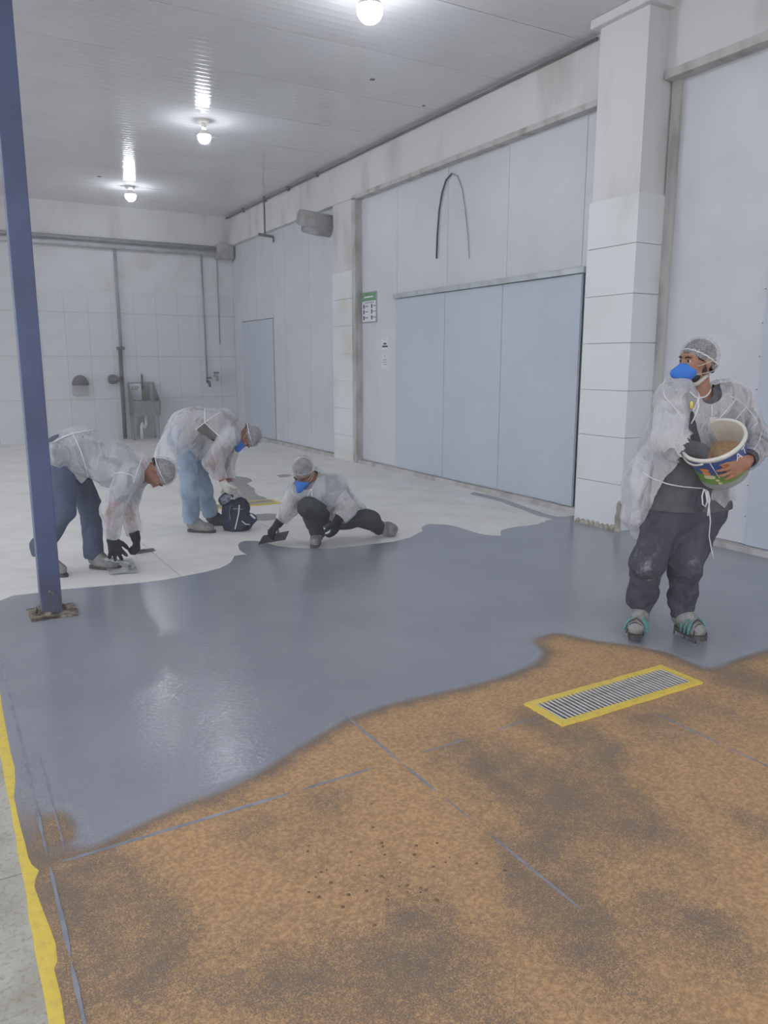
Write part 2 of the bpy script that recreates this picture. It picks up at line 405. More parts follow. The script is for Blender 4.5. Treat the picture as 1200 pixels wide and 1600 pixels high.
# yellow line along the edge of the coated bay
yb_ = [(fl(0,1157)[0]-.012, 4.6), (.045, 3.4)]
rr = random.Random(4); ys = np.linspace(-.5, 4.75, 60)
Lf = [(.098+rr.uniform(-.003,.003), y) for y in ys]; Rt = [(.175, y) for y in ys[::-1]]
yl = MB().prism(Lf+Rt, .0, .0022).build('yellow_floor_line', M['yellow']); tag(yl, 'worn yellow painted line along the left edge of the coating', 'floor line', None, 'structure')
# joints showing through the coating
def strip(name, pts, w, seed, z=ZT, h=.0015, mat=None):
    r2 = random.Random(seed); P = dens(np.array(pts, float), .04)[:-1] if False else None
    a, b = np.array(pts[0], float), np.array(pts[1], float); n = max(2, int(np.linalg.norm(b-a)/.035)); d = (b-a)/np.linalg.norm(b-a); nn = np.array([-d[1], d[0]])
    L1 = []; L2 = []
    for i in range(n+1):
        p = a+(b-a)*i/n; e = min(1, i/2+.15, (n-i)/2+.15); ww = w*(.6+.6*r2.random())*e*.5
        L1.append(p+nn*ww); L2.append(p-nn*ww)
    return MB().prism(L1+L2[::-1], z-.001, z+h).build(name, mat or M['wetline'], coat)
for s_, (p, q, w) in enumerate([((.22,2.47),(1.02,2.475),.016), ((1.06,2.475),(1.4,2.48),.014), ((1.62,2.485),(1.86,2.49),.010), ((2.0,2.49),(2.25,2.5),.010),
        ((1.5,2.98),(1.5,2.46),.014), ((1.5,2.44),(1.505,2.2),.012), ((1.508,2.16),(1.51,1.98),.008), ((1.512,1.9),(1.52,1.45),.012),
        ((2.75,2.27),(2.76,1.9),.012), ((2.76,1.88),(2.77,1.3),.009), ((.18,4.9),(.182,3.4),.012), ((.182,3.38),(.18,2.52),.012), ((.18,2.46),(.178,2.02),.014), ((.176,2.0),(.172,1.5),.012), ((.172,1.5),(.17,.8),.012),
        ((.235,3.3),(.235,2.52),.006)]):
    strip('joint_line', (p, q), w, s_)
# stray drops on the sand
mb = MB(); r3 = random.Random(11)
for i in range(46):
    c0 = fl(r3.gauss(590, 60), r3.gauss(1365, 45)); r = r3.uniform(.003, .0075)*(1.4 if r3.random() < .2 else 1)
    mb.lathe((c0[0], c0[1], ZT), (0,0,1), [(r,0),(r*.8,.0015),(r*.3,.0028),(.0002,.003)], 8)
M['drop'] = pm('brown_drop', srgb(122,96,72), rough=.7)
o = mb.build('drop_splatter', M['drop'], coat); o['kind'] = 'stuff'
# damp patches on the bare slabs
def patch(name, pix, lab, mat=None, z=.0025):
    P = [fl(*p)[:2] for p in pix]
    o = MB().prism(P, .0002, z).build(name, mat or M['patch']); tag(o, lab, 'mortar patch'); return o
patch('mortar_patch', [(345,770),(349,758),(353,747),(366,744),(385,746),(392,749),(394,752),(386,755),(390,759),(397,763),(399,771),(405,775),(413,777),(419,781),(410,783),(395,785),(380,787),(365,788),(350,782)], 'irregular grey damp mortar patch behind the dark sack')
patch('mortar_patch', [(399,804),(415,802.5),(432,803),(431,812),(415,813.5),(399,813)], 'small grey mortar smear between the sack and the kneeling worker')
patch('mortar_patch', [(433,743),(444,741),(456,742),(452,745),(438,746)], 'thin grey mortar streak behind the kneeling worker')

# ------------------------------------------------------------------ right wall
beam = bx('beam', M['plaster'], (XW, 6.0, YF, YB, 4.08, ZC), wr)
def panels(parent, ys, z0, z1, mat, x=XP, th=.05, name='panel'):
    for a, b in zip(ys[:-1], ys[1:]):
        bx(name, mat, (x, x+th, min(a,b)+.003, max(a,b)-.003, z0, z1), parent)
panels(wr, [11.83, 12.95, 14.05, 14.65], .06, 4.08, M['panel'])
panels(wr, [14.65, 15.55, 16.42], 2.47, 4.08, M['panel']); panels(wr, [16.42, 16.98], .06, 4.08, M['panel'])
panels(wr, [9.92, 11.0], .06, 4.06, M['panel']); panels(wr, [5.75, 6.2, 7.43, 8.65, 9.92], 2.56, 4.06, M['panel'])
panels(wr, [5.75, 6.14], .06, 2.56, M['panel'])
panels(wr, [4.06, 5.15], .06, 4.06, M['panel']); panels(wr, [1.6, 2.83, 4.06], 2.6, 4.06, M['panel']); panels(wr, [-4, -2.4, -1, .4, 1.6], .06, 4.06, M['panel'])
def pilaster(x, y0, y1, rows, ztop, ylow=(0, 0), cap=False, sides=(True,)):
    p = bx('pilaster', M['plaster'], (x+.02, 6.0, y0+.02, y1-.02, -.02, ZC), wr)
    for a, b in zip(rows[:-1], rows[1:]):
        bx('tile', M['coltile'], (x, x+.02, y0, y1, a+.003, b-.003), p)
        bx('tile', M['coltile'], (x+.0205, 5.99, y0, y0+.02, a+.003, b-.003), p)
        bx('tile', M['coltile'], (x+.0205, 5.99, y1-.02, y1, a+.003, b-.003), p)
    if cap: bx('cap', M['plaster'], (x-.05, 6.0, y0-.05, y1+.05, 4.6, ZC), p, .012)
    return p
pc_ = pilaster(5.59, 5.15, 5.76, [-.01, .45, .90, 1.34, 1.78, 2.22, 2.66, 3.09], 3.09, cap=True)
pilaster(5.85, 11.08, 11.83, [-.01, .42, .86, 1.3, 1.74, 2.18, 2.6, 3.02], 3.02)
r9 = random.Random(9)
def yzplate(pts, x0, x1, mat, name, par):
    n = len(pts); vs = [(x0, p[0], p[1]) for p in pts]+[(x1, p[0], p[1]) for p in pts]
    return MB().add(vs, [tuple(range(n-1, -1, -1)), tuple(range(n, 2*n))]+[(i, (i+1) % n, n+(i+1) % n, n+i) for i in range(n)]).build(name, mat, par)
M['chip'] = pm('broken_concrete', srgb(176,172,160), srgb(140,132,118), .9, 14, bump=.6, bscale=40)
yzplate([(5.148,.0),(5.148,.27),(5.165,.30),(5.185,.285),(5.20,.24),(5.195,.19),(5.215,.13),(5.205,.08),(5.22,.02),(5.215,0)], 5.582, 5.60, M['chip'], 'chipped_corner', pc_)
for k_ in range(9):
    yy = 5.17+k_*.066; MB().lathe((5.585, yy, 0), (0,0,1), [(r9.uniform(.03,.05),0),(.03,.03),(.012,.04+r9.random()*.02),(.001,.05)], 8).build('mortar_lump', M['chip'], pc_)
t1 = bx('trim_1', M['trimdirty'], (5.83, 5.97, 10.98, 11.10, 0, 4.06)); tag(t1, 'grimy upright frame beside the safety notice', None, None, 'structure')
t2 = bx('trim_2', M['trimdirty'], (5.83, 5.97, 5.77, 11.10, 4.045, 4.105)); tag(t2, 'grimy ledge under the beam above the sliding door', None, None, 'structure')
t3 = bx('trim_3', M['trimdirty'], (5.81, 5.97, YF, 5.14, 4.035, 4.105)); tag(t3, 'grimy ledge under the beam right of the column', None, None, 'structure')
t4 = bx('trim_4', M['trimdirty'], (5.92, 5.97, 5.05, 5.15, 0, 4.04)); tag(t4, 'stained upright joint strip between column and right panel', None, None, 'structure')
for i, (a, b) in enumerate(((5.77, 10.98), (11.84, YB), (YF, 5.13))):
    o = bx(f'baseboard_right_{i+1}', M['trimdirty'], (5.86, 5.96, a, b, -.01, .055)); tag(o, ['low grimy kerb below the sliding door', 'low grimy kerb below the far panels', 'low grimy kerb right of the column'][i], kind='structure')
d1 = empty('door_1', (5.93, 8.0, 0)); tag(d1, 'wide pale blue sliding door of three tall panels', 'door', None, 'structure')
for a, b in ((6.16, 7.45), (7.45, 8.65), (8.65, 9.92)): bx('door_panel', M['doorpanel'], (5.915, 5.955, a+.004, b-.004, .06, 2.5), d1, .004)
bx('header_rail', M['galv'], (5.88, 5.955, 6.1, 9.93, 2.505, 2.57), d1, .006)
bx('edge_strip', M['doorpanel'], (5.90, 5.93, 6.14, 6.36, .06, 2.5), d1, .004)
d2 = empty('door_2', (5.93, 15.5, 0)); tag(d2, 'small pale blue double door near the far corner', 'door', None, 'structure')
for a, b in ((14.66, 16.0), (16.0, 16.41)): bx('door_panel', M['doorpanel'], (5.925, 5.96, a+.004, b-.004, .06, 2.45), d2, .004)
d3 = empty('door_3', (5.93, 2.8, 0)); tag(d3, 'pale blue door panel at the right edge of the picture', 'door', None, 'structure')
for a, b in ((2.83, 4.05), (1.6, 2.83)): bx('door_panel', M['doorpanel'], (5.92, 5.955, a+.004, b-.004, .06, 2.58), d3, .004)
for i in range(9):
    MB().lathe((5.949, 4.085, .3+i*.27), (-1,0,0), [(.006,0),(.005,.003),(.001,.004)], 8).build('rivet', M['conduit'], d3)

# safety notice and papers
def yz(name, mat, y0, y1, z0, z1, x, th, parent=None): return bx(name, mat, (x-th, x, y0, y1, z0, z1), parent)
sg = empty('safety_notice', (XP, 10.8, 2.4)); tag(sg, 'framed notice board with a green header by the grimy upright', 'sign')
yz('board', M['paper'], 10.50, 10.97, 2.21, 2.66, XP-.002, .012, sg); yz('header', M['green'], 10.51, 10.96, 2.53, 2.65, XP-.0145, .003, sg)
for (a, b, c, d) in ((10.50,10.97,2.205,2.22),(10.50,10.515,2.21,2.66),(10.955,10.97,2.21,2.66),(10.50,10.97,2.65,2.665)): yz('frame', M['pipe'], a, b, c, d, XP-.012, .008, sg)
r5 = random.Random(2)
for yy in (10.93, 10.68):
    for zz in (2.45, 2.37, 2.28): yz('symbol', M['ink'], yy-.05, yy-.012, zz-.03, zz+.03, XP-.0145, .002, sg); yz('print_line', M['greyink'], yy-.16, yy-.07, zz-.008, zz+.01, XP-.0145, .002, sg)
yz('print_line', M['paper'], 10.6, 10.88, 2.58, 2.60, XP-.0178, .002, sg); yz('print_line', M['greyink'], 10.58, 10.88, 2.5, 2.512, XP-.0145, .002, sg)
for nme, z0, z1, lines, lab in (('wall_paper', 1.79, 1.96, [(1.93,1.95,.02),(1.865,1.89,.09),(1.825,1.85,.17)], 'small white paper with bold print, upper of two beside the sliding door'), ('wall_paper', 1.52, 1.72, [(1.68,1.71,.015),(1.635,1.648,.12),(1.60,1.613,.13),(1.565,1.578,.1)], 'small white paper with thin print, lower of two beside the sliding door')):
    e = empty(nme, (XP, 10.26, z0)); tag(e, lab, 'sign'); yz('sheet', M['paper'], 10.16, 10.37, z0, z1, XP-.001, .003, e)
    for (a, b, w) in lines: yz('print_line', M['ink'] if w > .15 or w == .09 else M['greyink'], 10.265-w/2, 10.265+w/2, a, b, XP-.0045, .0015, e)
# cable arch
ca = empty('cable_loop', (5.94, 8.55, 2.95)); tag(ca, 'thin black cable bent into an arch on the white panel', 'cable')
pts = [onX(*p, 5.93) for p in ((682,404),(683,370),(686,330),(691,300),(697,281),(706,271))]
MB().tube(pts, .011, 6).build('cable', M['cable'], ca, True)
pts = [onX(*p, 5.935) for p in ((706,271),(715,276),(722,296),(727,330),(731,370),(733,404))]
MB().tube(pts, .006, 6).build('cable_tail', M['cablegrey'], ca, True)
# conduit under the ceiling, hanger, duct stubs
cn = empty('ceiling_conduit', (5.82, 11, 4.62)); tag(cn, 'thin dark conduit running along the ceiling edge of the right wall', 'conduit')
MB().tube([(5.82, yy, 4.645) for yy in np.linspace(6.0, 16.9, 12)], .016, 8).build('pipe', M['conduit'], cn, True)
for yy in (12.3, 13.5, 14.62, 15.8): bx('clip', M['conduit'], (5.79, 5.86, yy-.03, yy+.03, 4.61, 4.68), cn, .005)
hg = empty('pipe_hanger', (5.4, 14.6, 4.68)); tag(hg, 'dark T-shaped rod hanging from the ceiling near the far doors', 'hanger')
T0 = onX(416,310,5.78); yT = T0[1]
a0 = onY(404,366,yT); a1 = onY(427,370,yT); at0 = onY(414,367,yT)
MB().tube([(at0[0], yT, 4.67), (at0[0], yT, at0[2])], .018, 8).build('rod', M['conduit'], hg, True)
MB().tube([a0, a1], .028, 8).build('crossbar', M['conduit'], hg, True); MB().tube([a1, a1-np.array([0,0,.1])], .018, 8).build('hook', M['conduit'], hg, True)
ds = empty('duct_stub', (5.6, 12.6, 3.9)); tag(ds, 'pair of dusty round ducts sticking out of the wall under the beam', 'duct')
p0 = onY(468,339,12.02); p1 = onY(519,349,12.02)
MB().tube([p0, p0+(p1-p0)*.5, (5.94, 12.02, p1[2])], .125, 20).build('upper_duct', M['duct'], ds, True)
q0 = onY(474,354,12.1); MB().tube([q0, (q0[0]+.25, 12.1, q0[2]-.02), (5.94, 12.1, q0[2]-.03)], [.09,.105,.10], 18).build('lower_duct', M['duct'], ds, True)

# ------------------------------------------------------------------ back wall
cols = [5.6-.455*i for i in range(0, 16)]; rows = [-.01, .42, .86, 1.29, 1.73, 2.16, 2.6, 3.03]
tm = MB().box(.0035, .4515, -.016, 0, .002, .431).mesh('tile', M['tile'])
bx('grout_bed', M['grout'], (cols[-1], 5.95, YB-.012, YB, -.01, 3.03), wb)
for c_ in cols:
    for r_ in rows[:-1]:
        o = link('tile', tm, None, wb); o.location = (c_-.455 if True else 0, YB, r_)
for r_ in rows[:-1]: bx('tile', M['tile'], (5.603, 5.94, YB-.018, YB, r_+.003, r_+.43), wb)
bx('beam', M['plaster'], (XL, 5.99, YB-.10, YB, 4.06, ZC), wb)
bp_ = empty('back_wall_pipe', (3, YB-.15, 4)); tag(bp_, 'pair of grey pipes running level under the back wall beam', 'pipe')
MB().tube([(XL+.1, YB-.16, 4.03), (5.85, YB-.16, 4.0)], .035, 10).build('upper_pipe', M['pipe'], bp_, True)
MB().tube([(XL+.1, YB-.1, 3.93), (5.85, YB-.1, 3.9)], .05, 10).build('lower_pipe', M['pipew'], bp_, True)
bx('end_box', M['duct'], (5.55, 5.9, YB-.3, YB-.01, 3.8, 4.1), bp_, .02)
dp = empty('down_pipe', (3.44, YB-.08, 0)); tag(dp, 'grey vertical pipe beside the steel sink', 'pipe')
MB().tube([(3.46, YB-.08, 3.92), (3.46, YB-.08, 1.9)], .03, 10).build('upper_pipe', M['pipe'], dp, True)
MB().tube([(3.44, YB-.08, 1.9), (3.43, YB-.08, .02)], .04, 10).build('lower_pipe', M['conduit'], dp, True)
bx('clamp', M['conduit'], (3.38, 3.53, YB-.13, YB-.01, 1.86, 1.92), dp, .008)
vv = MB(); vv.tube([(3.44, YB-.1, 1.26), (3.24, YB-.12, 1.26)], .05, 10); vv.lathe((3.25, YB-.12, 1.26), (0,-1,0), [(.001,-.02),(.1,-.02),(.1,.03),(.001,.04)], 16); vv.build('valve', M['conduit'], dp, True)
tp = empty('thin_pipe', (5.25, YB-.05, 1.2)); tag(tp, 'thin grey drop pipe with a tap near the far corner', 'pipe')
MB().tube([(5.25, YB-.05, 3.88), (5.27, YB-.05, 1.15)], .017, 8).build('pipe', M['pipe'], tp, True)
tv = MB(); tv.tube([(5.27, YB-.05, 1.2), (5.27, YB-.2, 1.17), (5.27, YB-.22, 1.08)], .03, 8); tv.tube([(5.22, YB-.15, 1.27), (5.33, YB-.15, 1.27)], .02, 8); tv.build('tap', M['conduit'], tp, True)
wt = empty('wall_tap', (5.45, YB, 1.3)); tag(wt, 'small tap on the tiles right of the thin drop pipe', 'tap')
tv = MB(); tv.tube([(5.46, YB, 1.32), (5.46, YB-.16, 1.3), (5.46, YB-.18, 1.2)], .03, 8); tv.build('spout', M['pipe'], wt, True); MB().tube([(5.4, YB-.12, 1.38), (5.52, YB-.12, 1.38)], .018, 8).build('handle', M['conduit'], wt, True)
tb = empty('thin_conduit', (5.6, YB-.03, 2.5)); tag(tb, 'very thin conduit dropping from the corner box', 'conduit')
MB().tube([(5.6, YB-.03, 3.85), (5.6, YB-.03, 2.0)], .01, 6).build('pipe', M['pipe'], tb, True)
# dark half-dome on the tiles
hd = empty('wall_hood', (2.62, YB-.05, 1.15)); tag(hd, 'dark half-dome hood on the tiles left of the sink', 'hood')
prof = []; mb = MB(); N = 12
vs = [(2.62, YB-.02, 1.15)]; 
for i in range(N+1):
    t = math.pi*i/N
    for d, s in ((0, 1), (-.1, .96), (-.16, .7)): vs.append((2.62+.16*s*math.cos(t), YB-.02+d, 1.15+.2*s*math.sin(t)))
fs = []
for i in range(N):
    for k in range(2): a = 1+i*3+k; fs.append((a, a+3, a+4, a+1))
    fs.append((1+i*3+2, 1+(i+1)*3+2, len(vs)))
vs.append((2.62, YB-.18, 1.15)); 
fs.append(tuple([1+i*3+2 for i in range(N+1)][::-1])) if False else None
fs.append((1, 2, 3, len(vs)-1, 1+N*3+2, 1+N*3+1, 1+N*3))
mb.add(vs, fs); mb.build('dome', M['darkhood'], hd, True)
MB().prism([(2.46,YB-.03),(2.76,YB-.03),(2.76,YB-.1),(2.46,YB-.1)], .95, 1.145).build('lower_cover', M['palepatch'], hd)
# steel wash sink
sk = empty('steel_sink', (3.85, YB-.3, 0)); tag(sk, 'stainless steel wash sink standing against the tiled back wall', 'sink')
yk0, yk1 = YB-.02, YB-.55; x0, x1 = 3.56, 4.10
bx('back_panel', M['steel'], (x0, x1, yk0-.02, yk0, .55, 1.2), sk)
for xx in (x0, x1-.015):
    MB().add([(xx,yk0,1.2),(xx,yk1,.80),(xx,yk1+.06,.55),(xx,yk0,.5),(xx+.015,yk0,1.2),(xx+.015,yk1,.80),(xx+.015,yk1+.06,.55),(xx+.015,yk0,.5)], [(0,1,2,3),(7,6,5,4),(0,4,5,1),(1,5,6,2),(2,6,7,3),(3,7,4,0)]).build('side_panel', M['steel'], sk)
MB().add([(x0,yk1,.80),(x1,yk1,.80),(x1,yk1+.08,.52),(x0,yk1+.08,.52),(x0,yk1+.015,.80),(x1,yk1+.015,.80),(x1,yk1+.095,.52),(x0,yk1+.095,.52)], [(0,3,2,1),(4,5,6,7),(0,1,5,4),(2,3,7,6),(1,2,6,5),(0,4,7,3)]).build('front_panel', M['steel'], sk)
MB().tube([(x0,yk1,.805),(x1,yk1,.805)], .014, 8).build('front_rim', M['steel'], sk, True)
bx('basin_bottom', M['steel'], (x0, x1, yk1+.08, yk0, .5, .53), sk)
for xx, yy in ((x0+.02, yk1+.14), (x1-.03, yk1+.14), (x0+.02, yk0-.04), (x1-.03, yk0-.04)): bx('leg', M['steel'], (xx-.015, xx+.015, yy-.015, yy+.015, 0, .51), sk)
bx('apron', M['steel'], (x0+.03, x1-.03, yk0-.06, yk0-.045, .04, .5), sk)
MB().tube([(3.82, yk1+.2, .5), (3.82, yk1+.2, .3), (3.78, yk1+.2, .24), (3.76, yk1+.2, .3), (3.74, yk1+.2, .36), (3.72,yk1+.2,.3), (3.72, yk1+.2, 0.0)], .03, 10).build('drain_pipe', M['pvc'], sk, True)
MB().tube([(3.85, yk0-.06, 1.05), (3.85, yk0-.06, 1.36)], .02, 8).build('tap', M['conduit'], sk, True)
np_ = empty('sink_notice', (3.7, YB-.06, .85)); tag(np_, 'white notice sheet with dark letters inside the steel sink', 'sign')
bx('sheet', M['paper'], (3.59, 3.83, yk0-.028, yk0-.023, .82, 1.16), np_)
def text(name, s, mat, size, mtx, parent, ext=.001):
    cu = bpy.data.curves.new(name, 'FONT'); cu.body = s; cu.size = size; cu.extrude = ext; cu.align_x = 'CENTER'; cu.align_y = 'CENTER'
    o = bpy.data.objects.new(name, cu); C.objects.link(o); dg = bpy.context.evaluated_depsgraph_get()
    me = bpy.data.meshes.new_from_object(o.evaluated_get(dg)); bpy.data.objects.remove(o)
    me.transform(mtx); return link(name, me, mat, parent)
text('lettering', 'LEP', M['ink'], .1, Matrix.Translation((3.71, yk0-.03, 1.07)) @ Matrix.Rotation(math.pi/2, 4, 'X'), np_)
gb = bx('green_sheet', pm('faded_green_board', srgb(128,142,128), srgb(112,126,114), .7, 8), (3.835, 4.0, yk0-.03, yk0-.023, .78, 1.12)); tag(gb, 'faded green board beside the notice inside the sink', 'board')

# ------------------------------------------------------------------ blue post
po = empty('steel_post', (.525, 5.2, 0)); tag(po, 'blue painted square steel post with a rusty foot', 'post')
MB().bevbox(.465, .588, 5.15, 5.27, .02, ZC, .006, 2).build('shaft', M['post'], po)
r6 = random.Random(5); P = []
for (a, b) in (((.395,5.085),(.675,5.085)),((.675,5.085),(.675,5.33)),((.675,5.33),(.395,5.33)),((.395,5.33),(.395,5.085))):
    for i in range(8): t = i/8; P.append((a[0]+(b[0]-a[0])*t+r6.uniform(-.006,.006), a[1]+(b[1]-a[1])*t+r6.uniform(-.006,.006)))
MB().prism(P, 0, .024).build('base_plate', M['rust'], po)
mb = MB()
for i in range(26):
    t = r6.random()*4; s = int(t); u = t-s; cx, cy = [(.465+.12*u,5.14),(.595,5.15+.12*u),(.465+.12*u,5.28),(.457,5.15+.12*u)][s]
    mb.lathe((cx+r6.uniform(-.02,.02), cy+r6.uniform(-.015,.015), .022), (0,0,1), [(r6.uniform(.01,.022),0),(.012,.012),(.003,.02+r6.random()*.012)], 7)
o = mb.build('mortar_crust', M['rust'], po); o['kind'] = 'stuff'
MB().lathe((.537, 5.149, .16), (0,-1,0), [(.012,0),(.012,.008),(.002,.012)], 8).build('bolt', M['rust'], po); MB().lathe((.518, 5.149, .172), (0,-1,0), [(.008,0),(.008,.006),(.002,.009)], 8).build('bolt', M['rust'], po)

# ------------------------------------------------------------------ floor drains
def drain(name, x0, x1, y0, y1, z, lab, nb):
    g = empty(name, ((x0+x1)/2, (y0+y1)/2, z)); tag(g, lab, 'floor drain', 'floor drains')
    w = .036; zz = z+.012
    r = random.Random(8)
    def rough(a, b, n):
        return [(a[0]+(b[0]-a[0])*i/n+r.uniform(-.003,.003), a[1]+(b[1]-a[1])*i/n+r.uniform(-.003,.003)) for i in range(n)]
    outer = lambda A, Bq, Cq, Dq: rough(A, Bq, 12)+[Bq, Cq, Dq]
    sides = [((x0,y0),(x1,y0),(x1-w,y0+w),(x0+w,y0+w)), ((x1,y1),(x0,y1),(x0+w,y1-w),(x1-w,y1-w)), ((x0,y1),(x0,y0),(x0+w,y0+w),(x0+w,y1-w)), ((x1,y0),(x1,y1),(x1-w,y1-w),(x1-w,y0+w))]
    for q in sides: MB().prism(outer(*q), z-.004, zz).build('frame_side', M['yellow'], g)
    MB().box(x0+w*.6, x1-w*.6, y0+w*.6, y1-w*.6, -.2 if z > .003 else .001, -.16 if z > .003 else .003).build('pit', M['darkpit'], g)  # near-black sheet; its colour stands in for the shade below the bars
    n = nb; pitch = (x1-x0-2*w)/n
    bm_ = MB().bevbox(-.0062, .0062, y0+w-.004, y1-w+.004, zz-.008, zz-.002, .0015, 1).mesh('bar', M['bar'])
    for i in range(n):
        o = link('bar', bm_, None, g); o.location.x += x0+w+pitch*(i+.5)
    return g
drain('floor_drain', *GR, ZT, 'yellow framed floor drain grate in front of the standing worker', 34)
drain('floor_drain', 2.3, 3.36, 8.2, 8.46, .001, 'yellow framed floor drain behind the dark sack', 36)

# ------------------------------------------------------------------ bulbs
lm = lamp_mat(LAMP)
def bulb(x, y, r, lab, drop=.2):
    e = empty('ceiling_lamp', (x, y, ZC)); tag(e, lab, 'lamp', 'bulbs along the ceiling')
    MB().lathe((x,y,ZC-.03), (0,0,1), [(.001,0),(.07,0),(.085,.015),(.085,.03)], 24).build('ceiling_rose', M['pvc'], e, True)
    MB().lathe((x,y,ZC-drop+r*.8), (0,0,1), [(.001,0),(.026,0),(.026,max(.02,drop-r*.8-.03)),(.001,max(.02,drop-r*.8-.03))], 16).build('socket', M['pvc'], e, True)
    prof = [(max(.0005, r*math.sin(t)), -r*math.cos(t)) for t in np.linspace(0, math.pi*.56, 8)]
    MB().lathe((x,y,ZC-drop), (0,0,1), prof, 14).build('bulb', lm, e, True)
    t0 = math.pi*.56; MB().lathe((x,y,ZC-drop), (0,0,1), [(r*math.sin(t0)*1.005, -r*math.cos(t0)), (r*.86, r*.45), (r*.6, r*.8), (.03, r*1.05)], 20).build('housing', M['pvc'], e, True)
def lampxy(px, py, drop): return fl(px, py, ZC-drop)[:2]
a = lampxy(578,15,.2); bulb(a[0], a[1], .11, 'large glowing bulb nearest the camera on the ceiling')  # radius enlarged so the bulb's shape takes in its bloom
a = lampxy(319,214,.2); bulb(a[0], a[1], .085, 'glowing round bulb in the middle of the ceiling row')
a = lampxy(204,306,.16); bulb(a[0], a[1], .095, 'glowing bulb nearest the far back wall', .16)  # bloom is built into this radius as well
for (x, y, w) in ((3.5, 2.3, 'high above the sandy floor'), (3.5, -2.0, 'behind the camera in the coated bay'), (-1.9, 2.3, 'left of the yellow line'), (-1.9, 6.5, 'left of the blue post'), (-1.9, 10.7, 'in the left bay toward the back wall'), (-1.9, -2.0, 'behind the camera in the left bay')):
    bulb(x, y, .085, 'glowing ceiling bulb '+w)
# ------------------------------------------------------------------ rounded bodies: smooth-blended limbs, meshed as one skin
def cap(a, b, ra, rb, k=.03): return ('c', np.array(a, float), np.array(b, float), ra, rb, k)
def ell(c, ax, rad, k=.02): return ('e', np.array(c, float), np.array(ax, float), np.array(rad, float), k)
def sub(c, ax, rad, k=.01): return ('s', np.array(c, float), np.array(ax, float), np.array(rad, float), k)
def field(prims, h, pad=.05):
    lo = np.full(3, 1e9); hi = -lo
    for p in prims:
        if p[0] == 'c':
            r = max(p[3], p[4])
            for q in (p[1], p[2]): lo = np.minimum(lo, q-r); hi = np.maximum(hi, q+r)
        elif p[0] == 'e': r = p[3].max(); lo = np.minimum(lo, p[1]-r); hi = np.maximum(hi, p[1]+r)
    lo -= pad; hi += pad; n = np.ceil((hi-lo)/h).astype(int)+1
    ax = [lo[i]+h*np.arange(n[i]) for i in range(3)]
    d = np.full(n, .08, np.float32)
    for p in prims:
        k = p[-1]; mg = .045+k
        if p[0] == 'c': r = max(p[3], p[4]); a = np.minimum(p[1], p[2])-r-mg; b = np.maximum(p[1], p[2])+r+mg
        else: r = p[3].max(); a = p[1]-r-mg; b = p[1]+r+mg
        i0 = np.maximum(((a-lo)/h).astype(int), 0); i1 = np.minimum(((b-lo)/h).astype(int)+2, n)
        if (i1 <= i0).any(): continue
        sl = tuple(slice(i0[i], i1[i]) for i in range(3))
        X, Y, Z = [ax[i][sl[i]] for i in range(3)]
        X = X[:,None,None].astype(np.float32); Y = Y[None,:,None].astype(np.float32); Z = Z[None,None,:].astype(np.float32)
        if p[0] == 'c':
            A, Bq = p[1], p[2]; v = Bq-A; L = v@v+1e-9
            t = np.clip(((X-A[0])*v[0]+(Y-A[1])*v[1]+(Z-A[2])*v[2])/L, 0, 1)
            q = np.sqrt((X-A[0]-t*v[0])**2+(Y-A[1]-t*v[1])**2+(Z-A[2]-t*v[2])**2)-(p[3]+(p[4]-p[3])*t)
        else:
            c, E, R = p[1], p[2], p[3]; dx, dy, dz = X-c[0], Y-c[1], Z-c[2]
            u = [(dx*E[i][0]+dy*E[i][1]+dz*E[i][2]) for i in range(3)]
            k0 = np.sqrt(sum((u[i]/R[i])**2 for i in range(3))); k1 = np.sqrt(sum((u[i]/R[i]**2)**2 for i in range(3)))+1e-6
            q = k0*(k0-1)/k1
        e = d[sl]
        if p[0] == 's':
            hh = np.clip(.5-.5*(q+e)/k, 0, 1); d[sl] = e*(1-hh)+(-q)*hh+k*hh*(1-hh)
        else:
            hh = np.clip(.5+.5*(e-q)/k, 0, 1); d[sl] = e*(1-hh)+q*hh-k*hh*(1-hh)
    return d, lo, ax
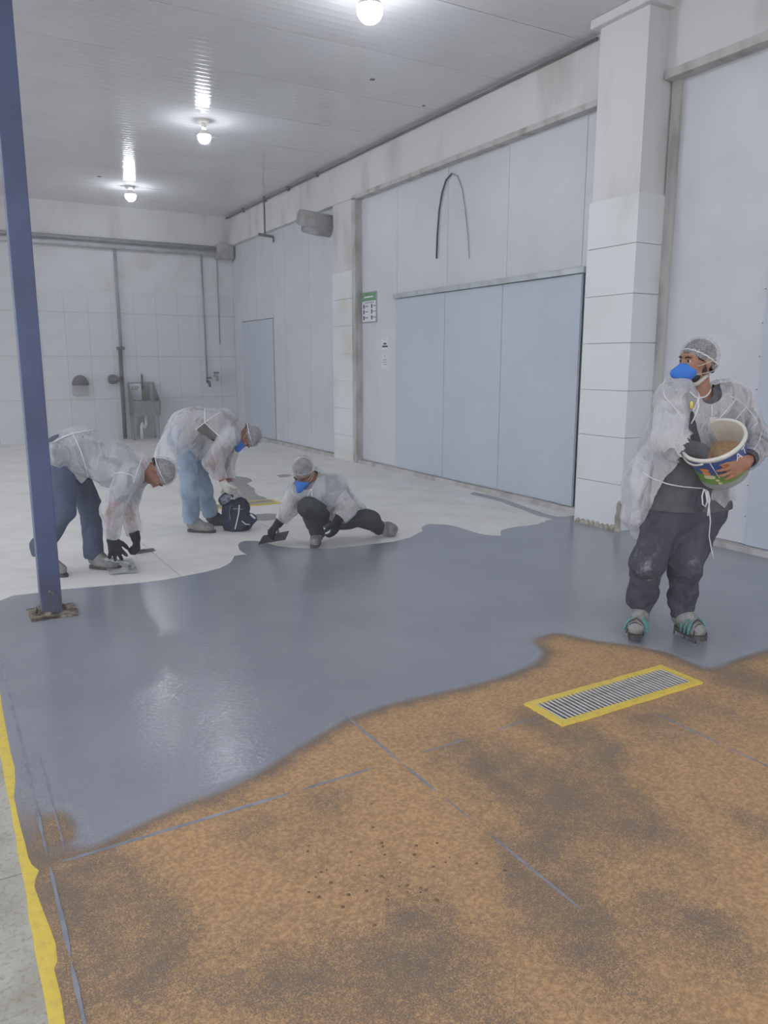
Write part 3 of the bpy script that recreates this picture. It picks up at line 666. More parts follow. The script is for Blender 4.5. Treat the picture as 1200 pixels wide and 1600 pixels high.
def snet(d, lo, h):
    s = d < 0; nx, ny, nz = d.shape
    cs = [(i, j, k) for i in (0, 1) for j in (0, 1) for k in (0, 1)]
    cnt = np.zeros((nx-1, ny-1, nz-1), np.uint8)
    for (i, j, k) in cs: cnt += s[i:nx-1+i, j:ny-1+j, k:nz-1+k]
    act = (cnt > 0) & (cnt < 8); I = np.argwhere(act); vid = np.full(act.shape, -1, np.int32); vid[act] = np.arange(len(I))
    val = {c: d[I[:,0]+c[0], I[:,1]+c[1], I[:,2]+c[2]] for c in cs}
    acc = np.zeros((len(I), 3)); num = np.zeros(len(I))
    for a in cs:
        for ax in range(3):
            if a[ax]: continue
            b = list(a); b[ax] = 1; b = tuple(b); va, vb = val[a], val[b]; cr = (va < 0) != (vb < 0)
            t = np.where(cr, va/(va-vb+1e-12), 0); P = np.tile(np.array(a, float), (len(I), 1)); P[:,ax] += t
            acc[cr] += P[cr]; num[cr] += 1
    V = (I+acc/num[:,None])*h+lo; Fs = []
    for ax in range(3):
        o1, o2 = [(1, 2), (2, 0), (0, 1)][ax]
        a = np.moveaxis(s, (ax, o1, o2), (0, 1, 2)); w = np.moveaxis(vid, (ax, o1, o2), (0, 1, 2))
        ch = a[:-1] != a[1:]; ch = ch[:, 1:-1, 1:-1]; J = np.argwhere(ch); i, j, k = J[:,0], J[:,1]+1, J[:,2]+1
        q = np.stack([w[i,j-1,k-1], w[i,j,k-1], w[i,j,k], w[i,j-1,k]], 1); fl_ = ~a[i,j,k]
        q[fl_] = q[fl_][:, ::-1]; Fs.append(q)
    Fq = np.concatenate(Fs); return V, Fq[(Fq >= 0).all(1)]
def wr_fold(P, seed, amp, freq, axis=(0, 0, 1), st=.35):
    r = np.random.default_rng(seed); out = np.zeros(len(P)); ax = np.array(axis, float); ax /= np.linalg.norm(ax)
    Q = P+.05*np.sin(P[:, [1, 2, 0]]*9+seed)
    al = (Q@ax)[:,None]*ax; Q = (Q-al)+al*st
    for i in range(5):
        w = r.normal(size=3); w *= freq*(1+.5*i)/np.linalg.norm(w); out += np.sin(Q@w+r.uniform(0, 6))/(1+.4*i)
    return amp*out/2.2
def relax(V, Fq, it=2, lam=.5):
    e = np.concatenate([Fq[:, [i, (i+1) % 4]] for i in range(4)]); n = len(V)
    for _ in range(it):
        acc = np.zeros_like(V); num = np.zeros(n)
        for c in range(3): acc[:,c] = np.bincount(e[:,0], V[e[:,1], c], n)+np.bincount(e[:,1], V[e[:,0], c], n)
        num = np.bincount(e[:,0], minlength=n)+np.bincount(e[:,1], minlength=n)
        V = V+lam*(acc/np.maximum(num, 1)[:,None]-V)
    return V
def vnormals(V, Fq):
    fn = np.cross(V[Fq[:,2]]-V[Fq[:,0]], V[Fq[:,3]]-V[Fq[:,1]]); N = np.zeros_like(V)
    for c in range(3):
        for i in range(4): N[:,c] += np.bincount(Fq[:,i], fn[:,c], len(V))
    return N/(np.linalg.norm(N, axis=1)[:,None]+1e-12)
def skin(prims, h, fold=None, drop=None, it=2, rag=0):
    d, lo, ax = field(prims, h); V, Fq = snet(d, lo, h); V = relax(V, Fq, it)
    if fold:
        N = vnormals(V, Fq)
        for (seed, amp, freq, axis, st) in fold: V = V+N*wr_fold(V, seed, amp, freq, axis, st)[:,None]
    if drop is not None:
        N = vnormals(V, Fq); c = V[Fq].mean(1); nn = N[Fq].mean(1); keep = ~drop(c, nn); Fq = Fq[keep]
        us = np.unique(Fq); mp = np.full(len(V), -1); mp[us] = np.arange(len(us)); V = V[us]; Fq = mp[Fq]
        E = np.sort(np.concatenate([Fq[:, [i, (i+1) % 4]] for i in range(4)]), 1); u, c2 = np.unique(E, axis=0, return_counts=True); be = u[c2 == 1]
        for _ in range(0 if rag else 6):
            acc = np.zeros_like(V); num = np.zeros(len(V))
            for a, b in ((0, 1), (1, 0)):
                for c in range(3): acc[:,c] += np.bincount(be[:,a], V[be[:,b], c], len(V))
                num += np.bincount(be[:,a], minlength=len(V))
            mk = num > 0; V[mk] = .5*V[mk]+.5*acc[mk]/num[mk][:,None]
    return V, Fq
def qmesh(name, V, Fq, mat, base):
    me = bpy.data.meshes.new(name); V = np.asarray(V)-base
    me.vertices.add(len(V)); me.vertices.foreach_set('co', V.astype('f4').ravel())
    me.loops.add(len(Fq)*4); me.loops.foreach_set('vertex_index', Fq.astype('i4').ravel())
    me.polygons.add(len(Fq)); me.polygons.foreach_set('loop_start', np.arange(0, len(Fq)*4, 4, dtype='i4')); me.polygons.foreach_set('loop_total', np.full(len(Fq), 4, 'i4'))
    me.update(calc_edges=True); me.validate(); me.polygons.foreach_set('use_smooth', [True]*len(me.polygons)); me.materials.append(mat)
    return me
def unit(v): v = np.array(v, float); return v/np.linalg.norm(v)
ZU = np.array([0, 0, 1.0])
def frame(f, u):                        # rows: right, forward, up
    f = unit(f); u = np.array(u, float); u = unit(u-f*(u@f)); return np.array([np.cross(f, u), f, u])

# cloth, skin and gear materials
def gown_mat(name='thin_white_nonwoven_gown', lo=.30, hi=.62):
    t = NT(name)
    n = t.noise(7, 4, .6, dist=.9, stretch=(1, 1, .45)); n2 = t.noise(3, 3); f = t.noise(140, 2)
    rid = t.math('POWER', t.math('SUBTRACT', 1.0, t.math('ABSOLUTE', t.math('MULTIPLY', t.math('SUBTRACT', n, .5), 4.0)), True), 5.0)
    t.set('Base Color', t.mix(t.ramp(n2, .35, .7), srgb(240,240,244), srgb(230,230,235))); t.set('Roughness', .8); t.set('Specular IOR Level', .2)
    b = t.bump(rid, .55, .015); t.bump(n, .5, .03, b)
    tr = t.n('ShaderNodeBsdfTransparent'); tr.inputs[0].default_value = (.97,.97,.98,1); tl = t.n('ShaderNodeBsdfTranslucent'); tl.inputs[0].default_value = (.9,.9,.92,1)
    m1 = t.n('ShaderNodeMixShader'); m1.inputs[0].default_value = .2; t.l(t.p.outputs[0], m1.inputs[1]); t.l(tl.outputs[0], m1.inputs[2])
    al = t.math('ADD', t.ramp(t.math('ADD', n, t.math('MULTIPLY', t.math('SUBTRACT', f, .5), .3)), .3, .75, lo, hi), t.math('MULTIPLY', rid, .22), True)
    m2 = t.n('ShaderNodeMixShader'); t.l(al, m2.inputs[0]); t.l(tr.outputs[0], m2.inputs[1]); t.l(m1.outputs[0], m2.inputs[2])
    t.l(m2.outputs[0], t.out.inputs[0]); return t.m
M['gown'] = gown_mat(); M['gown2'] = gown_mat('thicker_white_gown', .45, .75)
def net_mat():
    t = NT('thin_hair_net'); n = t.noise(150, 3, .6); n2 = t.noise(14, 3)
    t.set('Base Color', srgb(222,222,224)); t.set('Roughness', .8); t.bump(n, .5, .008)
    tr = t.n('ShaderNodeBsdfTransparent'); m2 = t.n('ShaderNodeMixShader')
    t.l(t.ramp(t.math('ADD', n, t.math('MULTIPLY', n2, .5)), .5, 1.0, .2, .46), m2.inputs[0]); t.l(tr.outputs[0], m2.inputs[1]); t.l(t.p.outputs[0], m2.inputs[2]); t.l(m2.outputs[0], t.out.inputs[0]); return t.m
M['net'] = net_mat()
M['netband'] = pm('white_elastic', srgb(226,226,228), rough=.8)
M['tie'] = pm('white_tie_ribbon', srgb(236,236,238), rough=.8)
def skin_mat(name, c, c2):
    t = NT(name); t.set('Base Color', t.mix(t.ramp(t.noise(30, 4), .35, .7), c, c2)); t.set('Roughness', .55); t.set('Subsurface Weight', .05); t.set('Subsurface Radius', (.01,.005,.003)); t.bump(t.noise(160, 3), .15, .002); return t.m
M['skin1'] = skin_mat('tan_skin', srgb(164,118,94), srgb(150,104,82))
M['skin2'] = skin_mat('brown_skin', srgb(160,110,88), srgb(146,96,76))
M['skin3'] = skin_mat('warm_brown_skin', srgb(150,100,82), srgb(138,88,70))
M['skin4'] = skin_mat('dark_tan_skin', srgb(138,98,72), srgb(122,84,62))
M['hair'] = pm('short_black_hair', srgb(42,38,38), srgb(30,28,28), .7, 40, bump=.5, bscale=120)
M['mask'] = pm('blue_respirator', srgb(58,124,214), srgb(48,108,196), .75, 8, bump=.25, bscale=70)
M['eyew'] = pm('eye_white', srgb(210,205,200), rough=.3); M['eyed'] = pm('dark_iris', srgb(40,28,22), rough=.2)
M['strap'] = pm('pale_elastic_strap', srgb(214,206,190), rough=.8)
def cloth(name, c, c2, smear=None, sc=9):
    t = NT(name); n = t.noise(sc, 5, .65, stretch=(1, 1, .5)); col = t.mix(t.ramp(n, .35, .7), c, c2)
    if smear:
        s1 = t.noise(7, 6, .75, dist=.4); sx = t.n('ShaderNodeSeparateXYZ'); t.l(t.co, sx.inputs[0])
        zz = t.math('MULTIPLY', t.ramp(sx.outputs[2], .2, .3), t.ramp(sx.outputs[2], .62, .48))
        f = t.math('ADD', t.math('MULTIPLY', t.ramp(s1, .56, .7), zz), t.ramp(t.noise(16, 5, .7), .7, .8, 0, .5), True); col = t.mix(t.math('MULTIPLY', f, .75), col, smear)
    t.set('Base Color', col); t.set('Roughness', .9); t.set('Specular IOR Level', .15)
    b = t.bump(t.noise(14, 4, .6, dist=1.2), .45, .02); t.bump(t.noise(220, 2), .2, .002, b); return t.m
M['pants1'] = cloth('dusty_charcoal_work_trousers', srgb(84,82,94), srgb(70,69,80), srgb(170,170,174))
M['shirt1'] = cloth('dark_grey_long_shirt', srgb(96,97,101), srgb(80,81,85))
M['shirtsleeve'] = cloth('grey_wrinkled_sleeve', srgb(128,130,136), srgb(112,114,120))
M['jeans2'] = cloth('slate_blue_jeans', srgb(88,98,120), srgb(70,78,98))
M['jeans3'] = cloth('pale_blue_jeans', srgb(158,175,194), srgb(126,145,168))
M['pants4'] = cloth('dark_grey_trousers', srgb(72,74,78), srgb(60,62,66))
M['shirt2'] = cloth('grey_tee_under_gown', srgb(140,140,148), srgb(122,122,130))
M['shirt3'] = cloth('brownish_grey_shirt', srgb(120,114,112), srgb(104,98,96))
M['glove'] = cloth('black_rubber_glove', srgb(44,44,48), srgb(34,34,37))
M['whiteglove'] = cloth('pale_dusty_glove', srgb(206,204,200), srgb(184,180,174))
M['shoedust'] = cloth('dust_covered_shoe', srgb(150,150,148), srgb(112,110,106), sc=20)
M['shoedark'] = cloth('dark_dusty_boot', srgb(92,90,90), srgb(64,62,62), sc=20)
M['sole'] = pm('dark_rubber_sole', srgb(58,56,56), srgb(90,88,86), .8, 12)
M['teal'] = pm('teal_shoe_stripe', srgb(96,158,152), srgb(80,136,132), .7, 12)
M['lace'] = pm('dark_lace', srgb(62,60,58), rough=.9)
M['trowel'] = pm('grey_steel_trowel', srgb(96,97,98), srgb(78,79,80), .45, 10, metal=.4)
M['trowelw'] = pm('mortar_smeared_trowel', srgb(186,187,190), srgb(140,141,144), .4, 14, .4, .65, metal=.2, bump=.3, bscale=40)

def head_prims(c, E):
    P = lambda r, f, u: c+E[0]*r+E[1]*f+E[2]*u
    A = E
    pr = [ell(P(0,-.012,.03), A, (.074,.095,.082), .02), ell(P(0,.03,-.03), A, (.06,.062,.085), .03), cap(P(-.035,.025,-.075), P(.035,.025,-.075), .028, .028, .03), cap(P(0,.06,-.095), P(0,.062,-.09), .024, .024, .03),
        cap(P(-.034,.075,.02), P(.034,.075,.02), .013, .013, .02), cap(P(-.037,.06,-.03), P(-.037,.062,-.034), .024, .024, .02), cap(P(.037,.06,-.03), P(.037,.062,-.034), .024, .024, .02),
        cap(P(-.02,.082,-.064), P(.02,.082,-.064), .010, .010, .015)]
    for s in (-1, 1):
        pr.append(sub(P(s*.031,.104,-.002), A, (.018,.014,.012), .012))
        pr.append(ell(P(s*.076,-.012,-.012), A, (.009,.019,.032), .008)); pr.append(sub(P(s*.086,-.006,-.010), A, (.006,.009,.016), .006))
    pr.append(cap(P(0,.088,.004), P(0,.108,-.036), .008, .013, .012)); pr.append(cap(P(-.012,.096,-.04), P(.012,.096,-.04), .009, .009, .01))
    return pr
def hand_prims(w, d, c, t, curl=(.5,.7,.5), sc=1.0, fat=0.0, thumb=(.8,.7,.35), spread=.12):
    d = unit(d); c = unit(c-d*(c@d)); t = unit(t-d*(t@d)-c*(t@c)); pr = []; tips = []
    for i, (o, ln, kb) in enumerate(((.033,.072,.088), (.011,.08,.092), (-.011,.075,.089), (-.032,.06,.08))):
        kn = w+(d*kb+t*o)*sc; pr.append(cap(w+t*o*.5*sc+d*.01, kn, .017*sc+fat, .0135*sc+fat, .02))
        a = 0; p = kn; dd = unit(d+t*o*spread/.033)
        for (fr, cu, ra, rb) in ((.45,curl[0],.0105,.0098),(.3,curl[1],.0098,.009),(.25,curl[2],.009,.0075)):
            a += cu; v = dd*math.cos(a)+c*math.sin(a); q = p+v*ln*fr*sc; pr.append(cap(p, q, ra*sc+fat, rb*sc+fat, .005)); p = q
        tips.append(p)
    p = w+(d*.025+t*.026)*sc; v = unit(t*thumb[0]+d*thumb[1]+c*thumb[2]); q = p+v*.045*sc; pr.append(cap(p, q, .017*sc+fat, .0125*sc+fat, .012))
    v2 = unit(v+d*.5+c*.25); r_ = q+v2*.032*sc; pr.append(cap(q, r_, .0122*sc+fat, .011*sc+fat, .005)); pr.append(cap(r_, r_+unit(v2+d*.3+c*.3)*.026*sc, .011*sc+fat, .0085*sc+fat, .005))
    return pr
def torso_prims(J, g=0.0, kk=.05, low=True):
    R = unit(J['hipR']-J['hipL']); Rs = unit(J['shR']-J['shL']); W_, Ch = J['waist'], J['chest']; pr = []
    b = J.get('bulk', 1.0)
    for s in (-1, 1):
        hp = J['hipL'] if s < 0 else J['hipR']; sh = J['shL'] if s < 0 else J['shR']
        pr += [cap(hp, W_+s*unit(R+Rs)*.06*b, .118*b+g, .112*b+g, kk), cap(W_+s*unit(R+Rs)*.06*b, Ch+s*Rs*.075*b, .112*b+g, .125*b+g, kk), cap(Ch+s*Rs*.075*b, sh+(J['neck']-sh)*.25, .12*b+g, .07+g, kk)]
    pr += [cap(J['shL'], J['shR'], .062+g, .062+g, kk), cap(Ch, J['neck'], .1+g, .062+g*.6, kk), cap(J['hipL'], J['hipR'], .12*b+g, .12*b+g, kk)]
    return pr
def limb(a, b, c, r0, r1, r2, k=.03): return [cap(a, b, r0, r1, k), cap(b, c, r1, r2, k)]

def person(J, lab, skin_m, h, cover):
    """one continuous body; returns the root object (the body mesh) and its base"""
    pr = torso_prims(J, -.012)+head_prims(J['head'], J['HE'])
    pr.append(cap(J['neck']-unit(J['head']-J['neck'])*.02, J['head']+J['HE'][2]*-.06+J['HE'][1]*-.015, .06, .054, .03))
    for s in 'LR':
        pr += limb(J['sh'+s], J['el'+s], J['wr'+s], .056, .044, .029, .03)+limb(J['hip'+s], J['kn'+s], J['an'+s], .08, .052, .036, .04)
        pr += [cap(J['an'+s], J['he'+s]+ZU*.02, .03, .026, .02), cap(J['he'+s]+ZU*.015, J['to'+s]-(J['to'+s]-J['he'+s])*.2+ZU*.008, .026, .019, .02)]
        if 'hand'+s in J: pr += hand_prims(J['wr'+s], **J['hand'+s])
    V, Fq = skin(pr, h, it=1); base = J['base']
    o = link('person', qmesh('person', V, Fq, skin_m, base)); o.location = base; bpy.context.view_layer.update()
    tag(o, lab, 'person', 'workers in hair nets and white gowns'); o['part_note'] = ''
    del o['part_note']
    return o
def add(name, root, prims, mat, h, fold=None, drop=None, base=None, it=2, rag=0):
    V, Fq = skin(prims, h, fold, drop, it, rag); base = np.array(root.location) if base is None else base
    o = bpy.data.objects.new(name, qmesh(name, V, Fq, mat, base)); C.objects.link(o); o.parent = root
    o['_c'] = 1; del o['_c']
    return o
def addmb(name, root, mb, mat, smooth=True, parent=None):
    base = np.array(root.location); mb.v = [tuple(np.array(v)-base) for v in mb.v]
    me = mb.mesh(name, mat, smooth); o = bpy.data.objects.new(name, me); C.objects.link(o); o.parent = parent or root; return o
def head_gear(root, J, mask=True, h=.006, beard=False, net_puff=0.0, hairy=True, maskdown=False):
    c, E = J['head'], J['HE']; P = lambda r, f, u: c+E[0]*r+E[1]*f+E[2]*u
    loc = lambda Q: np.stack([(Q-c)@E[0], (Q-c)@E[1], (Q-c)@E[2]], 1)
    cr = P(0,-.012,.03)
    def above(off): return lambda Q, N: (loc(Q)[:,2] < .56*loc(Q)[:,1]+off)
    add('hair', root, [ell(cr, E, (.079,.1,.087), .02), cap(P(0,-.06,-.03), P(0,-.07,-.05), .05, .045, .03)], M['hair'], h, [(3,.0015,90,(0,0,1),1)], lambda Q, N: loc(Q)[:,2] < np.where(np.abs(loc(Q)[:,0]) > .062, .35, .6)*loc(Q)[:,1]-.01)
    nt = add('hair_net', root, [ell(P(0,-.016,.034), E, (.090,.111,.098), .02), cap(P(0,-.075,-.005), P(0,-.088,-.022), .05+net_puff, .04+net_puff, .03)], M['net'], h, [(5,.004,60,E[2],.4)], above(-.008))
    mb = MB(); pts = []
    for i in range(41):
        t = 2*math.pi*i/40; dr = np.array([math.sin(t), math.cos(t), .56*math.cos(t)]); k = 1.0/math.sqrt((dr[0]/.083)**2+(dr[1]/.105)**2+(dr[2]/.1)**2)
        q = dr*k*(1.03 if math.cos(t) > -.5 else 1.1); pts.append(P(q[0], q[1]-.016, q[2]+.012+.002*math.sin(t*24)))
    mb.tube(pts, .0045, 6); addmb('elastic_band', root, mb, M['netband'], parent=nt)
    for s in (-1, 1):
        mb = MB(); mb.lathe(P(s*.031,.079,-.002), E[1], [(.0005,-.0118),(.0083,-.0083),(.0118,0),(.0083,.0083)], 14)
        eo = addmb('eye', root, mb, M['eyew']); mb = MB(); mb.lathe(P(s*.031,.079,-.002), E[1], [(.0083,.0083),(.005,.0109),(.0005,.012)], 12); addmb('iris', root, mb, M['eyed'], parent=eo)
        mb = MB(); mb.tube([P(s*.014,.097,.016), P(s*.03,.095,.022), P(s*.05,.08,.017)], [.004,.005,.003], 6); addmb('eyebrow', root, mb, M['hair'])
    if beard: add('beard', root, [cap(P(-.052,.0,-.055), P(-.035,.04,-.09), .022, .022, .02), cap(P(.052,.0,-.055), P(.035,.04,-.09), .022, .022, .02), cap(P(-.035,.045,-.09), P(.035,.045,-.09), .026, .026, .02), cap(P(0,.06,-.1), P(0,.064,-.098), .028, .028, .02)], M['hair'], h)
    if mask:
        mk = add('respirator_mask', root, [ell(P(0,.065,-.062), E, (.064,.055,.056), .02), cap(P(0,.112,-.026), P(0,.146,-.066), .008, .018, .035), cap(P(0,.146,-.066), P(0,.1,-.112), .018, .014, .04)], M['mask'], h, None, lambda Q, N: loc(Q)[:,1] < .046-.25*(loc(Q)[:,2]+.05))
        for s in (-1, 1):
            for (u0, u1, b) in ((-.03,.02,-.085), (-.075,-.055,-.07)):
                mb = MB(); pts = []
                for i in range(9):
                    t = i/8; f = .055*(1-t)+b*t; u = u0+(u1-u0)*t; rr_ = .08*math.sqrt(max(.05, 1-((f+.012)/.1)**2))*(1.0 if u > -.03 else .86)+.006; pts.append(P(s*rr_, f, u))
                mb.tube(pts, .0022, 5); addmb('strap', root, mb, M['strap'], parent=mk)
    return nt
def shoe(root, an, he, to, m, h, name='shoe', sole=True, tall=.0, fat=1.0):
    d = unit(to-he); up = ZU; s = unit(np.cross(d, up)); pr = [cap(he+up*.03, he+d*.06+up*.04, .04*fat, .042*fat, .03), cap(he+d*.05+up*.02-s*.008, to-d*.02+up*.0-s*.01, .04*fat, .034*fat, .03), cap(he+d*.05+up*.02+s*.008, to-d*.03+s*.012, .038*fat, .032*fat, .03), cap(an+up*tall, he+d*.03+up*.05, .05*fat, .046*fat, .03)]
    flr = min(he[2], to[2])-.034
    o = add(name, root, pr, m, h, [(2,.0012,60,(0,0,1),1)])
    if sole:
        P = []
        L = np.linalg.norm(to-he)
        for i in range(24):
            t = 2*math.pi*i/24; x = L/2+(L/2+.045)*math.cos(t); y = (.044+.006*math.cos(t))*fat*math.sin(t)*(1-.15*math.sin(t)**4)
            P.append(he+d*x+s*y)
        mb = MB(); n = 24; z0 = -.045; vs = [p+up*z0 for p in P]+[p+up*(z0+.026) for p in P]
        mb.add(vs, [tuple(range(n-1,-1,-1)), tuple(range(n, 2*n))]+[(i, (i+1) % n, n+(i+1) % n, n+i) for i in range(n)]); addmb('sole', root, mb, M['sole'], False, parent=o)
    return o
def surf_line(objs, root, pix, r, name, mat, parent=None, off=.004, D=None, n=5):
    """a cord that lies on the given meshes along the seen path"""
    dg = bpy.context.evaluated_depsgraph_get(); bs = []
    for o in objs:
        me = o.data; loc = np.array(root.location)
        bs.append(BVHTree.FromPolygons([Vector(np.array(v.co)+loc) for v in me.vertices], [tuple(p.vertices) for p in me.polygons]))
    pts = []; last = D
    P = []
    for a, b in zip(pix[:-1], pix[1:]):
        for i in range(n): P.append((a[0]+(b[0]-a[0])*i/n, a[1]+(b[1]-a[1])*i/n))
    P.append(pix[-1])
    for (x, y) in P:
        d = ray(x, y); d = d/np.linalg.norm(d); best = None
        for b in bs:
            h_ = b.ray_cast(Vector(CAM), Vector(d))
            if h_[0] is not None and (best is None or h_[3] < best): best = h_[3]
        if best is None: best = last
        if best is None: continue
        last = best; pts.append([d, best])
    md = float(np.median([b_ for _, b_ in pts])) if pts else 0
    pts = [CAM+d_*(b_-off) for d_, b_ in pts if abs(b_-md) < .22]
    if len(pts) < 3: return None
    for _ in range(2):
        for i in range(1, len(pts)-1): pts[i] = .25*pts[i-1]+.5*pts[i]+.25*pts[i+1]
    mb = MB(); mb.tube(pts, r, 5); return addmb(name, root, mb, mat, parent=parent)

# ================================================================== worker standing with the bucket
D1 = fl(1030,992)@HD
def A1(x, y, o=0.0): return atD(x, y, D1+o)
J = dict(base=np.array([*fl(1030,992)[:2], 0.0]), bulk=1.08)
J['hipR'] = A1(1042,792,.0); J['hipL'] = A1(1098,792,.02); J['waist'] = A1(1076,735,.0); J['chest'] = A1(1093,662,.02); J['neck'] = A1(1092,612,.02)
J['shR'] = A1(1048,624,-.05); J['shL'] = A1(1150,626,.06)
J['elR'] = A1(1046,690,-.18); J['wrR'] = A1(1104,712,-.26)
J['elL'] = A1(1186,692,.02); J['wrL'] = A1(1167,721,-.355)
J['knR'] = A1(1012,880,-.10); J['knL'] = A1(1070,886,-.06); J['anR'] = A1(1000,955,.02); J['anL'] = A1(1064,966,.0)
gz = .085
def gp(x, y, z): return fl(x, y, z)
J['heR'] = J['anR']*[1,1,0]+[0,0,.075]; J['heL'] = J['anL']*[1,1,0]+[0,0,.075]
J['anR'][2] = .15; J['anL'][2] = .15
J['toR'] = J['heR']+unit(-HD*.9-R_*.45)*.16; J['toL'] = J['heL']+unit(-HD*.9+R_*.35)*.16
J['head'] = A1(1089,563,-.01); J['HE'] = frame(-R_*.95-HD*.36+ZU*-.03, ZU+R_*.08)
BK_c = A1(1114,687,-.285); BK_ax = unit(ZU*.80-HD*.40-R_*.50); BK_h = .26; BK_r = .160; BK_b = .125
J['handL'] = dict(d=-R_*.86-ZU*.36-HD*.36, c=HD-R_*.2, t=ZU*.95-R_*.3, curl=(.3,.3,.3), thumb=(.6,.8,.1), spread=.2, sc=1.05)
J['handR'] = dict(d=R_*.35-ZU*.9+HD*.1, c=R_, t=-HD, curl=(.4,.5,.4))
p1 = person(J, 'standing worker in white gown and blue mask hugging a paint bucket', M['skin1'], .006, None)
RT = p1
nt1 = head_gear(RT, J, True, .005, True, .012)
# trousers, baggy with rumpled cuffs
lp = torso_prims(J, .018)[-1:]
tr = [cap(J['hipR'], J['hipL'], .138, .138, .05), cap((J['hipR']+J['hipL'])/2+ZU*.03, J['waist']-ZU*.04, .145, .135, .05)]
for s in 'LR':
    tr += [cap(J['hip'+s]+ZU*-.02, J['kn'+s], .118, .092, .05), cap(J['kn'+s], J['an'+s]+ZU*.07, .09, .078, .04)]
cR = J['anR']+ZU*.05; cL = J['anL']+ZU*.04
tr += [cap(cR+R_*-.02+ZU*.05, cR+R_*.03+ZU*.06, .068, .07, .03), cap(cR, cR+R_*.01-ZU*.03, .064, .058, .03), cap(cL+ZU*.04, cL, .072, .068, .03), cap(cL, cL-ZU*.045, .066, .066, .02)]
zc = J['anR'][2]
add('trousers', RT, tr, M['pants1'], .008, [(11,.006,28,(0,0,1),1.5),(12,.004,60,(0,0,1),2.2)], lambda Q, N: (Q[:,2] < .115) | (Q[:,2] > J['waist'][2]+.05))
# long dark shirt
sh = torso_prims(J, .016)+limb(J['shR'], J['elR'], J['wrR'], .068, .060, .048)+limb(J['shL'], J['elL'], J['wrL']+(J['elL']-J['wrL'])*.12, .066, .058, .046)
hemz = A1(1070,780)[2]
def near(Q, a, r): return np.linalg.norm(Q-a, axis=1) < r
nk = J['neck']+ZU*.045
shirt = add('shirt', RT, sh, M['shirt1'], .007, [(21,.005,30,(0,0,1),.8),(22,.003,70,(1,0,.3),.4)], lambda Q, N: (Q[:,2] < hemz-.05+.1*((Q-J['waist'])@R_)**2) | near(Q, nk, .082) | near(Q, J['neck']+ZU*.01-HD*.085-R_*.01, .06) | near(Q, J['wrL'], .05) | near(Q, J['wrR']+unit(J['wrR']-J['elR'])*.03, .05))
# gown, open at the front and flaring out on the bucket-free side
gw = torso_prims(J, .034)
slR = [cap(J['shR']-ZU*.01, J['elR']+(J['shR']-J['elR'])*.05, .084, .098, .04), cap(J['elR'], J['elR']+unit(J['wrR']-J['elR'])*.09, .096, .088, .03)]
slL = limb(J['shL'], J['elL'], J['wrL']+(J['elL']-J['wrL'])*.10, .082, .078, .058)
def inner(s, r=.095): return lambda Q: near(Q, J['sh'+s]+(J['neck']-J['sh'+s])*.5, r)
gw += [cap(A1(1036,680,.10), A1(1006,742,.10), .10, .09, .06), cap(A1(1004,742,.09), A1(993,806,.06), .09, .088, .05), cap(A1(1000,760,.06), A1(1040,800,.16), .09, .12, .06), cap(A1(1010,800,.10), A1(1010,826,.10), .10, .10, .05), cap(A1(1040,780,.1), A1(1095,775,.12), .13, .12, .06), cap(A1(1110,760,.1), A1(1120,772,.06), .11, .085, .05)]
op = [(1079,642),(1076,665),(1070,690),(1062,712),(1058,728),(1040,745),(1026,770),(1018,790),(1004,820),(1000,900),(1108,900),(1112,770),(1118,752),(1105,735),(1098,700),(1090,672),(1083,642)]
op = np.array(op, float)
hem = np.array([(940,838),(975,838),(990,852),(1000,842),(1012,812),(1100,790),(1116,780),(1132,794),(1140,782),(1180,780)], float)
def gdrop(Q, N):
    px = proj(Q); front = ((Q-J['waist'])@HD) < .10
    r = inpoly(op, px) & front & ((N@HD) < .25)
    r |= px[:,1] > np.interp(px[:,0], hem[:,0], hem[:,1])
    r |= near(Q, J['neck']+ZU*.05, .105) | near(Q, J['neck']+ZU*.02-HD*.08, .10) | near(Q, J['shR'], .07) | near(Q, J['shL'], .07)
    return r
gown = add('gown', RT, gw, M['gown'], .0085, [(31,.009,20,(0,0,1),.45),(32,.005,48,(.3,0,1),.5),(37,.010,36,(0,0,1),.15)], gdrop)
eR = J['elR']+unit(J['wrR']-J['elR'])*.085
sleeve = add('gown_sleeve', RT, slR, M['gown2'], .008, [(33,.008,26,(0,0,1),.5),(34,.004,70,(0,0,1),.6)], lambda Q, N: ((Q-eR)@unit(J['wrR']-J['elR']) > .008*np.sin(Q[:,2]*160)) | inner('R', .07)(Q), rag=1)
sleeve2 = add('gown_sleeve', RT, slL, M['gown'], .008, [(35,.007,30,(0,0,1),1.2),(36,.004,70,(0,0,1),1.4)], lambda Q, N: near(Q, J['wrL']+(J['elL']-J['wrL'])*.02, .07) | inner('L', .07)(Q))
for pix in ([(1118,612),(1140,618),(1158,628),(1166,636),(1176,648),(1184,660)], [(1166,636),(1158,645),(1150,655)], [(1184,660),(1172,672)], [(1190,676),(1186,690),(1178,702)], [(1024,608),(1036,600),(1040,592)], [(1036,600),(1038,620),(1050,632),(1060,645),(1066,655)], [(1112,626),(1113,644),(1110,662)], [(1150,624),(1132,645),(1118,660)]):
    surf_line([gown, sleeve, sleeve2], RT, pix, .0028, 'piping', M['tie'], gown, .003)
wl_ = surf_line([shirt, gown], RT, [(1004,738),(1020,748),(1045,757),(1070,761),(1098,763)], .0035, 'waist_tie', M['tie'], gown, .006)
def strap_px(name, pts, r, par=gown, mat=None): mb = MB(); mb.tube(pts, r, 6); return addmb(name, RT, mb, mat or M['tie'], parent=par)
tf = lambda x, y: A1(x, y, -.20)
